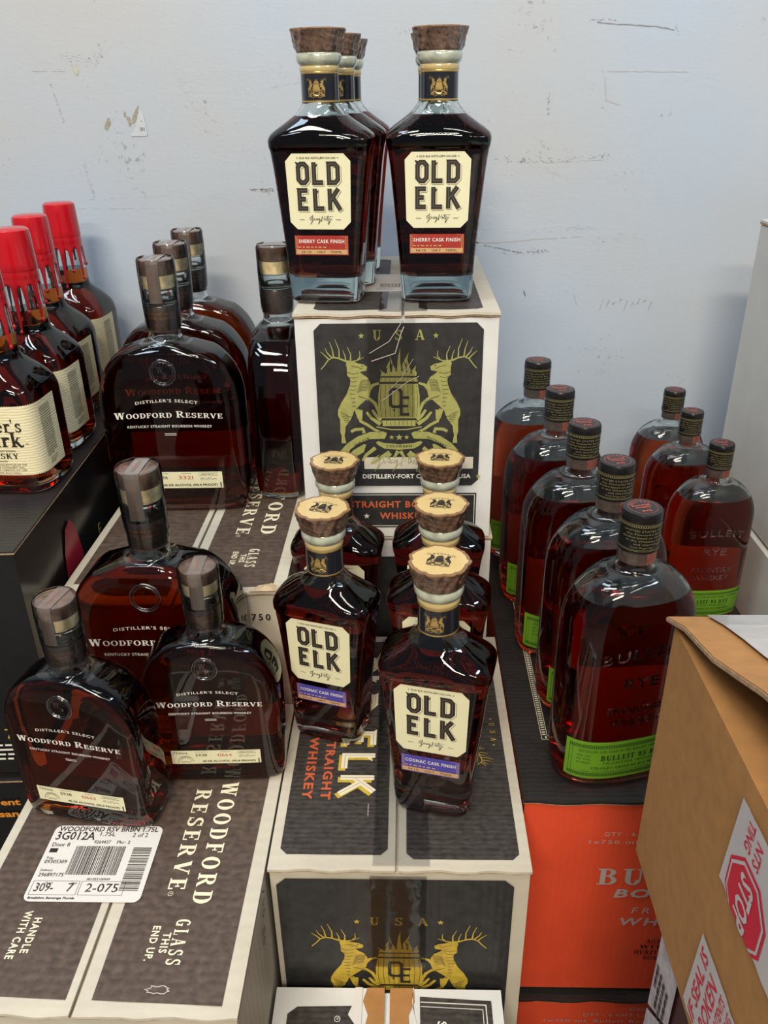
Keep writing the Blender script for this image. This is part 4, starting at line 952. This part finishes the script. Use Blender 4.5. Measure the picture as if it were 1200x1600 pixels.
a = Art(); a.rect(-.033, -.70, .015, -.582); place(a, 'clear_tape', FILM, (0, .477, 0), RX, RY, b3, .0026)
a = Art(); a.rect(-.030, .478, .018, .80); place(a, 'clear_tape', FILM, (0, 0, ZL), (1, 0, 0), (0, 1, 0), b3, .0020)
# lower box at the bottom edge with torn tape
b4 = carton('white box with torn brown strip across its top, lowest at the bottom edge', -.118, .082, .14, .4655, FLOOR, -.717, COOL_CARD, COOL_CARD, seam=-.019, seed=12, gap=.005)
def torn(xa, xb, side, sd):
    r = random.Random(sd); A = Art(); n = 26; L = []; Rr = []
    for i in range(n+1):
        y = .145+(.4655-.145)*i/n; L.append((xa, y)); Rr.append((xb+r.uniform(-.004, .004)+.003*math.sin(i*.9+sd), y))
    A.add(L+Rr, [(i, n+1+i, n+2+i, i+1) if side > 0 else (i, i+1, n+2+i, n+1+i) for i in range(n)]); return A
place(torn(-.0165, .004, 1, 2), 'torn_kraft_strip', KRAFT, (0, 0, -.717), (1, 0, 0), (0, 1, 0), b4, .0010)
place(torn(-.0215, -.040, -1, 4), 'torn_kraft_strip', KRAFT, (0, 0, -.717), (1, 0, 0), (0, 1, 0), b4, .0010)
place(torn(.004, .009, 1, 7), 'torn_paper_edge', LAB_WHITE, (0, 0, -.717), (1, 0, 0), (0, 1, 0), b4, .0014)
place(torn(-.041, -.0465, -1, 8), 'torn_paper_edge', LAB_WHITE, (0, 0, -.717), (1, 0, 0), (0, 1, 0), b4, .0014)
pl = panel('printed_panel', CHAR_TOP, b4, [(-.106, .16), (-.046, .16), (-.046, .449), (-.098, .4475), (-.106, .441)], (0, 0, -.717), (1, 0, 0), (0, 1, 0), .0007)
pr = panel('printed_panel', CHAR_TOP, b4, [(.010, .16), (.073, .16), (.073, .455), (.010, .458)], (0, 0, -.717), (1, 0, 0), (0, 1, 0), .0007)
a = Art(); a.miter([(.0105, .453), (.068, .451), (.068, .17)], .0009); a.miter([(.0105, .449), (.065, .447), (.065, .17)], .0006); place(a, 'border_print', WHITE_PRINT, (0, 0, -.717), (1, 0, 0), (0, 1, 0), pr, .0011)
a = Art(); a.text('S', -.010, 0, .0075, bold=.02); a.text('N', .012, 0, .0075, bold=.02); place(a, 'lettering', WHITE_PRINT, (.0285, .424, -.717), TX, TY, pr, .0011)
a = Art(); a.ring(0, 0, .0022, .0027, 16); a.text('R', 0, 0, .0024); place(a, 'lettering', WHITE_PRINT, (-.062, .437, -.717), TX, TY, pl, .0011)
# --- flask stacks at the left
def wf_top(root, x0, x1, y0, y1, z, seam):
    pl = panel('printed_panel', BROWN_TOP, root, [(x0+.008, y0+.013), (seam-.0075, y0+.010), (seam-.0075, y1), (x0+.008, y1)], (0, 0, z), (1, 0, 0), (0, 1, 0), .0005)
    pr = panel('printed_panel', BROWN_TOP, root, [(seam+.0115, y0+.010), (x1-.012, y0+.007), (x1-.010, y1), (seam+.0115, y1)], (0, 0, z), (1, 0, 0), (0, 1, 0), .0005)
    return pl, pr
def wf_words(pr, xw, yw, lw, hw, xr_, yr, lr, hr, z):
    a = Art(); a.slab('WOODFORD', 0, 0, hw, lw, spacing=.28, weight=1.15); place(a, 'lettering', CREAM_PRINT, (xw, yw, z), TX, TY, pr, .0010)
    a = Art(); a.slab('RESERVE', 0, 0, hr, lr, spacing=.28, weight=1.15); a.ring(lr/2+.004, -.0035, .0018, .0022, 14); a.text('R', lr/2+.004, -.0035, .0018); place(a, 'lettering', CREAM_PRINT, (xr_, yr, z), TX, TY, pr, .0010)
def glass_words(pr, x, y, z):
    a = Art(); a.slab('GLASS', 0, 0, .0110, .038, spacing=.35, weight=1.15); place(a, 'lettering', CREAM_PRINT, (x, y, z), TX, TY, pr, .0010)
    a = Art(); a.text('THIS', 0, 0, .0058, .017, bold=.03, spacing=1.2); a.text('END UP.', .0005, -.0095, .0058, .029, bold=.03, spacing=1.2); place(a, 'lettering', CREAM_PRINT, (x-.0105, y-.001, z), TX, TY, pr, .0010)
b5 = carton('white and dark brown box in front, with a shipping label on its top', -.3505, -.1205, .352, .684, FLOOR, ZL, WHITE_CARD, WHITE_CARD, seam=-.2385, seed=4)
pl, pr = wf_top(b5, -.3505, -.1205, .352, .675, ZL, -.2385)
wf_words(pr, -.1660, .5060, .130, .0150, -.1890, .5080, .108, .0140, ZL)
glass_words(pr, -.1755, .408, ZL)
a = Art(); a.text('HANDLE', 0, 0, .0060, .030, bold=.03, spacing=1.2); a.text('WITH CARE', -.0005, -.0095, .0060, .041, bold=.03, spacing=1.2); place(a, 'lettering', CREAM_PRINT, (-.2915, .412, ZL), TX, TY, pl, .0010)
P = blob(-.181, .370, .009, .0035, 3, 20); a = Art(); a.miter(P, .0008, True); place(a, 'torn_scratch', GREY_PRINT, (0, 0, ZL), (1, 0, 0), (0, 1, 0), pr, .0012)
a = Art(); a.text('750 80', 0, 0, .009, .05, spacing=1.3); place(a, 'lettering', INK, (-.1205, .452, -.604), (0, -.35, -.937), (0, .937, -.35), b5, .0012)
# shipping label stuck on top
lx0, lx1, ly0, ly1 = -.311, -.2155, .441, .518
r = .006; P = []
for cx, cy, a0 in ((lx1-r, ly0+r, -90), (lx1-r, ly1-r, 0), (lx0+r, ly1-r, 90), (lx0+r, ly0+r, 180)):
    for j in range(6): t = math.radians(a0+90*j/5); P.append((cx+r*math.cos(t), cy+r*math.sin(t)))
sl = panel('shipping_label', LAB_WHITE, b5, P, (0, 0, ZL), (1, 0, 0), (0, 1, 0), .0016)
a = Art(); W_, H_ = lx1-lx0, ly1-ly0
def T(t, x0, x1, y, s, **k): a.text(t, lx0+(x0+x1)/2*W_, ly0+y*H_, s, (x1-x0)*W_, **k)
T('WOODFORD RSV BRBN 1.75L', .04, .96, .945, .0053, bold=.01); T('3G012A', .04, .40, .845, .0085, bold=.01); T('1.75L', .44, .58, .875, .0042); T('2 of 2', .74, .88, .865, .0045)
T('9264437', .41, .56, .765, .0035); T('Pkr: 2', .62, .74, .765, .0032); T('Door 8', .04, .20, .725, .0042); T('Trip:', .04, .11, .545, .0024); T('09305309', .04, .24, .495, .0036)
T('Delivery:', .04, .15, .385, .0024); T('296897175', .04, .26, .325, .0036); T('309-', .06, .22, .165, .0080); T('7', .34, .39, .165, .0080); T('2-075', .50, .78, .165, .0080)
T('Breakthru Beverage Florida', .04, .44, .02+.02, .0021, bold=.02); T('001055100949', .48, .68, .275, .0024); T('Route', .14, .20, .225, .0018); T('Stop', .36, .41, .225, .0018)
def bx(x0, x1, y0, y1): a.miter([(lx0+x0*W_, ly0+y0*H_), (lx0+x1*W_, ly0+y0*H_), (lx0+x1*W_, ly0+y1*H_), (lx0+x0*W_, ly0+y1*H_)], .00025, True)
bx(.03, .43, .08, .25); bx(.45, .83, .08, .25); a.rect(lx0+.04*W_, ly0+.62*H_, lx0+.11*W_, ly0+.675*H_)
rr = random.Random(4); x = .27
while x < .72: wd = rr.choice([.004, .006, .010]); a.rect(lx0+x*W_, ly0+.33*H_, lx0+(x+wd)*W_, ly0+.71*H_); x += wd+rr.choice([.005, .007, .010])
y = .14
while y < .70: wd = rr.choice([.005, .008, .014]); a.rect(lx0+.79*W_, ly0+y*H_, lx0+.955*W_+.0*W_, ly0+(y+wd)*H_); y += wd+rr.choice([.007, .010, .014])
place(a, 'lettering', INK, (0, 0, ZL), (1, 0, 0), (0, 1, 0), sl, .0020)
b6 = carton('white and dark brown box behind, top printed RESERVE, under the four large dark flasks', -.3475, -.1235, .692, 1.16, FLOOR, ZU, WHITE_CARD, WHITE_CARD, seam=-.2285, seed=6)
pl, pr = wf_top(b6, -.3475, -.1235, .692, 1.15, ZU, -.2285)
wf_words(pr, -.1580, .925, .230, .0165, -.1860, .885, .150, .0150, ZU)
glass_words(pr, -.1655, .757, ZU)
a = Art(); a.text('750 m', 0, 0, .0075, .034, bold=.02, spacing=1.4); place(a, 'lettering', INK, (-.141, .692, -.4705), RX, RY, b6, .0010)
V = [(-.158, .690, ZU+.001), (-.145, .686, ZU+.004), (-.130, .688, ZU+.003), (-.128, .697, ZU+.0015), (-.136, .703, ZU+.003), (-.150, .700, ZU+.002), (-.142, .694, ZU+.006)]
mobj('torn_board_scrap', V, [(0, 1, 6), (1, 2, 6), (2, 3, 6), (3, 4, 6), (4, 5, 6), (5, 0, 6)], mat('tan_torn_board', (.50, .38, .24), .9, var=.2, vscale=200), b6, world=True)
# --- black boxes under the wax sealed bottles (turned a little)
def mm_box(label, z0, z1, seed):
    root = empty('cardboard_box', (-.353, .632, z0), math.radians(2.8), label, 'box')
    V, Fs = bulged(-.42, 0, 0, .56, 0, z1-z0-.002, seed=seed, amp=.001); mobj('box_body', V, Fs, BLACK_GLOSS, root, smooth=True, auto=35)
    Mesh().box((-.4205, .0, z1-z0-.002), (.0005, .5605, z1-z0)).obj('top_board', BLACK_MATTE, root)
    Mesh().box((-.4208, -.0006, z1-z0-.0030), (.0008, .5610, z1-z0-.0018)).obj('board_core', BROWN_CORE, root)
    return root
b7 = mm_box('glossy black box with a red wax drop picture, upper one under the wax sealed bottles', -.623, ZM, 2)
b8 = mm_box('glossy black box with orange lettering, lower one of the black pair', FLOOR, -.632, 8)
def side_pt(y, z): return (0.0012, y, z)
WD = mat('printed_wax_red', (.30, .012, .03), .3, var=.1)
dp = [(.098, .130), (.100, .175), (.106, .200), (.118, .222), (.134, .226), (.146, .212), (.154, .178), (.160, .12), (.166, .05), (.098, .05)]
mobj('wax_picture', [side_pt(y, z) for y, z in dp], [tuple(reversed(range(len(dp))))][::-1], WD, b7)
a = Art(); a.text('F', 0, 0, .016); place(a, 'lettering', GOLD_BRIGHT, (.0012, .215, .170), (0, 1, 0), (0, 0, 1), b7, .0003, world=False)
a = Art(); a.text('7', -.0, .053, .013); place(a, 'lettering', GOLD_BRIGHT, (-.048, 0, 0), RX, RY, b7, .0008, world=False)
a = dashes(-.035, .018, .030, .042, 4, 12, .5, .25); place(a, 'fine_print', WHITE_PRINT, (-.055, 0, 0), RX, RY, b7, .0008, world=False)
ORG = mat('orange_print', (.62, .24, .03), .5)
a = Art(); a.text('ent', -.042, .197, .0085, .021, bold=.03); a.text('san', -.047, .180, .0085, .021, bold=.03)
place(a, 'lettering', ORG, (-.026, 0, 0), RX, RY, b8, .0008, world=False)
# --- orange boxes under the rye
b9 = carton('orange red box with black top, upper one of the orange pair, carrying the rye bottles', .106, .408, .553, 1.115, -.847, ZR, ORANGE, BLACK_MATTE, seed=7, seam=.257, gap=.001)
b10 = carton('orange red box, lower one of the orange pair, partly cut by the bottom edge', .104, .406, .546, 1.11, -1.12, -.854, ORANGE, BLACK_MATTE, seed=10, seam=.257, gap=.001)
a = Art()
for off, wd in ((0, .0005), (.0058, .0005)):
    a.miter([(.1335+off, 1.08), (.1335+off, .632+off), (.38-off, .632+off), (.38-off, 1.08)], wd)
n = 130
for i in range(n): y = 1.08-(1.08-.635)*i/n; a.rect(.1347, y, .1381, y+.0016)
for i in range(70): x = .137+(.24)*i/70; a.rect(x, .6335, x+.0016, .6368)
place(a, 'border_print', CREAM_PRINT, (0, 0, ZR), (1, 0, 0), (0, 1, 0), b9, .0005)
a = Art(); a.text('QTY - 6 GIFT CARTONS OF', .235, -.617, .0048, .105, spacing=1.2); a.text('1x750 mL Bulleit Bourbon Whiskey', .262, -.6275, .0048, .185, spacing=1.2)
a.text('BOURBON', .265, -.698, .0115, .13, bold=.03, spacing=1.15, shear=.15); a.text('FRONTIER', .265, -.7225, .009, .09, spacing=1.5, shear=.15); a.text('WHISKEY', .263, -.739, .011, .105, bold=.02, spacing=1.3, shear=.15)
a.slab('BULLEIT', .257, -.674, .022, .150, weight=1.1, spacing=.2)
place(a, 'lettering', GREY_PRINT, (0, .553, 0), RX, RY, b9, .0012)
a = Art()
for j, t in enumerate(('AGED', 'WITH', 'HERITAGE', 'WHISKEY')): a.slab(t, .250, -.768-.0085*j, .0055, .020+.010*(j % 3))
place(a, 'lettering', INK, (0, .553, 0), RX, RY, b9, .0012)
a = Art(); a.text('CONTAINS', .262, -.868, .0048, .056, spacing=1.2); a.text('QTY - 6 GIFT CARTONS OF', .242, -.8785, .0048, .112, spacing=1.2); a.text('1x750 mL Bulleit Bourbon Whiskey', .236, -.889, .0048, .182, spacing=1.2); a.text('90 PROOF', .245, -.899, .0048, .05, spacing=1.2)
place(a, 'lettering', GREY_PRINT, (0, .546, 0), RX, RY, b10, .0012)
# small tray end and bottle cap lying beside the far rye bottle
M = Mesh(); M.box((.345, .775, ZR+.001), (.398, .812, ZR+.006)); M.obj('divider_scrap', BLACK_GLOSS, b9, world=True)
# --- tall white boxes at the right
wb1 = carton('plain tall white box at the right, standing on another, top near the wall', .425, .86, .50, 1.05, -.486, -.141, mat('grey_white_board', (.52, .52, .50), .5, var=.04, bump=.4, bscale=12), None, seed=14, flaps=True, seam=.64)
wb2 = carton('plain white box at the right below the tall one, beside the small rye bottles', .42, .86, .49, 1.05, -1.12, -.4895, MATS['grey_white_board'], None, seed=15, flaps=False)
a = Art(); a.stroke([(-.90, -.262), (-.87, -.268), (-.84, -.285), (-.80, -.296), (-.74, -.33)], .0012, .0025)
place(a, 'crease', mat('soft_crease', (.40, .40, .385), .5), (.425, 0, 0), (0, -1, 0), (0, 0, 1), wb1, .0012)
# --- brown carton in the right foreground
XC, YB, ZB, ZC = .165, .428, -.494, -.296
b11 = empty('cardboard_carton', (.36, .22, ZB), 0, 'open brown carton with STOP seal tape, filling the lower right corner', 'carton')
V, Fs = bulged(XC, .62, .02, YB, ZB, ZC, seed=21, amp=.0008); mobj('box_body', V, Fs, KRAFT, b11, smooth=True, auto=35, world=True)
def slab3(P, th):
    """a board following points P (x,y,z quads strip)"""
    M = Mesh(); n = len(P)//2; T_ = [Vector(p) for p in P]; Bt = [Vector((p[0], p[1], p[2]-th)) for p in P]; V = T_+Bt; m = len(P)
    F_ = []
    for i in range(n-1): a, b, c, d = 2*i, 2*i+1, 2*i+3, 2*i+2; F_ += [(a, b, c, d), (m+d, m+c, m+b, m+a), (a, d, m+d, m+a), (c, b, m+b, m+c)]
    F_ += [(1, 0, m, m+1), (m-2, m-1, 2*m-1, 2*m-2)]; M.add(V, F_); return M
# lifted top flap: hinge side away on the right, free edge towards the left, rising to the camera
P = []
for i in range(15):
    f = i/14; y = YB+.004-f*.36; lift = .003+.36*f*.36+.0012*math.sin(i*1.3)
    P += [(XC-.003+.0015*math.sin(i*1.7), y, ZC+lift), (.60, y, ZC+lift*.9)]
fl = slab3(P, .004).obj('top_flap', KRAFT, b11, world=True)
P2 = [(p[0]-.0006 if i % 2 == 0 else p[0], p[1]+(.0004 if i < 2 else 0), p[2]-.0008) for i, p in enumerate(P)]
slab3(P2, .0024).obj('flap_core', BROWN_CORE, fl, world=True)
P3 = [((XC+.020 if i % 2 == 0 else .56), p[1]-.003, p[2]+.0032) for i, p in enumerate(P)]
slab3(P3, .0004).obj('packing_tape', mat('hazy_packing_tape', (.50, .48, .47), .16, var=.2, vscale=25, bump=.8, bscale=25, coat=.8), b11, world=True)
CX, CY = (0, 0, -1), (0, -1, 0)      # text read downwards on the left face
def tape_band(name, y_end, z0, z1, sd):
    r = random.Random(sd); A = Art(); n = 34
    top = [(-(y_end-.003-(y_end-.03)*i/n*.9), z1+r.uniform(-.001, .001)) for i in range(n+1)]
    bot = [(-(y_end+.002-(y_end-.03)*i/n*.9), z0+r.uniform(-.0016, .0016)*(1 if i else 0)) for i in range(n+1)]
    A.add(bot+top, [(i, i+1, n+2+i, n+1+i) for i in range(n)]); return A
t1 = place(tape_band('t', .303, -.371, -.309, 3), 'seal_tape', TAPE_WHITE, (XC, 0, 0), (0, -1, 0), (0, 0, 1), b11, .0009)
t2 = place(tape_band('t', .310, -.484, -.420, 5), 'seal_tape', TAPE_WHITE, (XC, 0, 0), (0, -1, 0), (0, 0, 1), b11, .0009)
def octo(r): return [(r/math.cos(PI/8)*math.cos(PI/8+i*PI/4), r/math.cos(PI/8)*math.sin(PI/8+i*PI/4)) for i in range(8)]
def octo_cut(r, zmin):  # clip against the tape's lower edge; coordinates along CX (down) and CY (toward aisle)
    P = octo(r); out = []
    for i in range(8):
        p, q = P[i], P[(i+1) % 8]
        if p[0] <= zmin: out.append(p)
        if (p[0] <= zmin) != (q[0] <= zmin): t = (zmin-p[0])/(q[0]-p[0]); out.append((zmin, p[1]+t*(q[1]-p[1])))
    return out
O = (XC, .2755, -.356)
for rr_, mm_, of in ((.0225, RED_PAPER, .0012), (.0205, TAPE_WHITE, .0014), (.0188, RED_PAPER, .0016)):
    a = Art(); a.poly(octo_cut(rr_, .0150)); place(a, 'stop_sign_print', mm_, O, CX, CY, t1, of)
a = Art(); a.text('STOP', 0, 0, .0130, .0310, bold=.03, ysc=1.1); place(a, 'lettering', TAPE_WHITE, (XC, .277, -.3560), CX, CY, t1, .0019)
a = Art()
for j, t in enumerate(('IF SEAL IS', 'BROKEN', 'CHECK CONTENTS', 'BEFORE ACCEPTING')): a.text(t, [0, 0, 0, 0][j], -.0105*j*1.0, [.0080, .0080, .0055, .0055][j], [.050, .040, .056, .056][j], bold=.015)
a = Art(); a.text('TING', 0, 0, .0070, .018, bold=.015); a.text('NTS', .002, .0105, .0070, .015, bold=.015)
place(a, 'lettering', RED_PAPER, (XC, .2860, -.3205), CX, (0, -1, 0), t1, .0012)
a = Art()
for j, (t, s, w_) in enumerate((('IF SEAL IS', .0100, .056), ('BROKEN', .0110, .050), ('CHECK CONTENTS', .0065, .058), ('BEFORE ACCEPTING', .0065, .058))): a.text(t, 0, -[0, .0150, .0270, .0365][j], s, w_, bold=.015)
place(a, 'lettering', RED_PAPER, (XC, .2985, -.4530), (0, 0, 1), (0, 1, 0), t2, .0012)
# dark carton below it with grey stickers
b12 = carton('dark maroon carton with grey lettered stickers, under the brown carton', XC+.004, .60, .03, .366, -1.12, ZB-.001, mat('dark_maroon_board', (.045, .008, .012), .5, var=.2), None, seed=31, flaps=False, name='cardboard_carton', cat='carton')
STK = mat('grey_sticker', (.42, .40, .43), .4, var=.25, vscale=120)
XL_ = XC+.004
for (ya, yb, za, zb) in ((.3635, .329, -.572, -.497), (.3635, .329, -.66, -.577)):
    a = Art(); a.poly([(-ya, za), (-yb, za+.028), (-yb, zb), (-ya, zb)]) if za > -.6 else a.poly([(-ya, za), (-yb, za), (-yb, zb+.03), (-ya, zb)])
    s_ = place(a, 'sticker', STK, (XL_, 0, 0), (0, -1, 0), (0, 0, 1), b12, .0012)
a = dashes(-.018, -.014, .018, .012, 4, 17, .62, .16)
place(a, 'lettering', INK, (XL_, .347, -.541), (0, 0, -1), (0, -1, 0), b12, .0018)

# ================================================================== bottles
def put(proto, x, y, z, rz, label, group, cat='bottle', lean=(0, 0)):
    o = proto if not proto.get('used') else None
    if o is None:
        o = dup_tree(proto)
        if 'used' in o: del o['used']
    proto['used'] = 1
    o.location = (x, y, z+H); o.rotation_euler = (math.radians(lean[0]), math.radians(lean[1]), math.radians(rz))
    tag(o, label, cat, group); return o
protos = []
def P_(p): protos.append(p); return p
sherry = P_(make_oe('sherry')); G = 'red labelled bottles on the top box'
for x, y, rz, l in ((.0310, .874, -3, 'bark stoppered bottle with red sherry label, right of the front pair on the top box'),
                    (-.0815, .872, -6, 'bark stoppered bottle with red sherry label, left of the front pair on the top box'),
                    (-.0715, .955, -2, 'bark stoppered bottle directly behind the left front sherry bottle, second from the front'),
                    (.0300, .958, -1, 'bark stoppered bottle directly behind the right front sherry bottle, second from the front'),
                    (-.0690, 1.045, 2, 'bark stoppered bottle nearest the wall in the left file of the top box'),
                    (.0335, 1.048, -2, 'bark stoppered bottle nearest the wall in the right file of the top box')):
    put(sherry, x, y, ZT+.0012, rz, l, G).scale = (.975, .975, .98)
cognac = P_(make_oe('cognac')); G = 'purple labelled bottles on the front box'
for x, y, rz, l in ((.0250, .5585, -13, 'bark stoppered whiskey bottle with purple cognac label, nearest of the five on the ELK box'),
                    (-.0755, .6510, -17, 'bark stoppered bottle with purple cognac label, left one showing its whole cream label'),
                    (.0300, .6585, -8, 'bark stoppered bottle second in the right file, behind the nearest cognac bottle'),
                    (.0330, .763, -4, 'bark stoppered bottle third in the right file, below the crest box signature'),
                    (-.0730, .757, -6, 'bark stoppered bottle at the back left of the cognac group, against the crest box')):
    put(cognac, x, y, ZL+.0012, rz, l, G).scale = (.93, .94, .995)
wfb = P_(make_wf('large', '3321')); G = 'large dark flasks at the left'
for x, y, z, rz, l in ((-.2680, .897, ZU, 1, 'large dark flask with white lettering, front one of the row on the rear brown box'),
                       (-.2780, .998, ZU, 1, 'large dark flask second in the row on the rear brown box'),
                       (-.2830, 1.100, ZU, 1, 'large dark flask last in the row, nearest the wall'),
                       (-.1530, .975, ZU, 90, 'large dark flask turned edge on, beside the white crest box'),
                       (-.2370, .6560, ZL, -1, 'large amber flask standing alone behind the two smaller flasks')):
    put(wfb, x, y, z+.0012, rz, l, G)
wfl = P_(make_wf('small', '0663')); G = 'smaller flasks on the front box'
put(wfl, -.2795, .5430, ZL+.0022, -10, 'small amber flask numbered 0663, just behind the shipping label', G)
wfr = P_(make_wf('small', '0664'))
put(wfr, -.1775, .5955, ZL+.0012, 2, 'small dark flask numbered 0664, right of the 0663 flask', G)
mmb = P_(make_mm()); G = 'red wax sealed bottles on the black box'
for x, y, l in ((-.4080, .790, 'square bottle with red wax drips, nearest one, cut by the left edge'), (-.4200, .900, 'square wax sealed bottle second from the nearest'),
                (-.4440, 1.010, 'square wax sealed bottle third from the nearest'), (-.4570, 1.135, 'square wax sealed bottle last in the row, nearest the wall')):
    put(mmb, x, y, ZM+.0004, -2, l, G)
bub = P_(make_bu('large')); G = 'large rye bottles in a slanting row'
for i, (x, y, l) in enumerate(((.1915, .604, 'large rye bottle with green label, nearest in the slanting row'), (.1930, .700, 'large rye bottle second in the slanting row'),
                               (.1820, .797, 'large rye bottle third, middle of the slanting row'), (.1750, .906, 'large rye bottle fourth in the slanting row'),
                               (.1660, 1.020, 'large rye bottle last in the slanting row, nearest the wall'))):
    put(bub, x, y, ZR+.0012, [14, 10, 8, 8, 6][i], l, G)
bus = P_(make_bu('small')); G = 'small rye bottles along the white box'
for x, y, l in ((.3510, .861, 'small rye bottle with green 95 RYE label, nearest of the three by the white box'), (.3500, .965, 'small rye bottle in the middle of the three by the white box'),
                (.3520, 1.046, 'small rye bottle of the three by the white box, nearest the wall')):
    put(bus, x, y, ZR+.0012, 3, l, G)
for p in protos:
    if 'used' in p: del p['used']
# a stray bottle cap on the black board beside the near small rye bottle
c = empty('bottle_cap', (.3890, .800, ZR+.0008+.0052), 0, 'small pale bottle cap on the black board by the brown carton', 'cap')
lathe('cap_shell', [(.0050, 0), (.0052, .0008), (.0050, .0052), (.0042, .0062), (.0005, .0064)], mat('pale_blue_grey_plastic', (.45, .5, .55), .3), c, n=24)
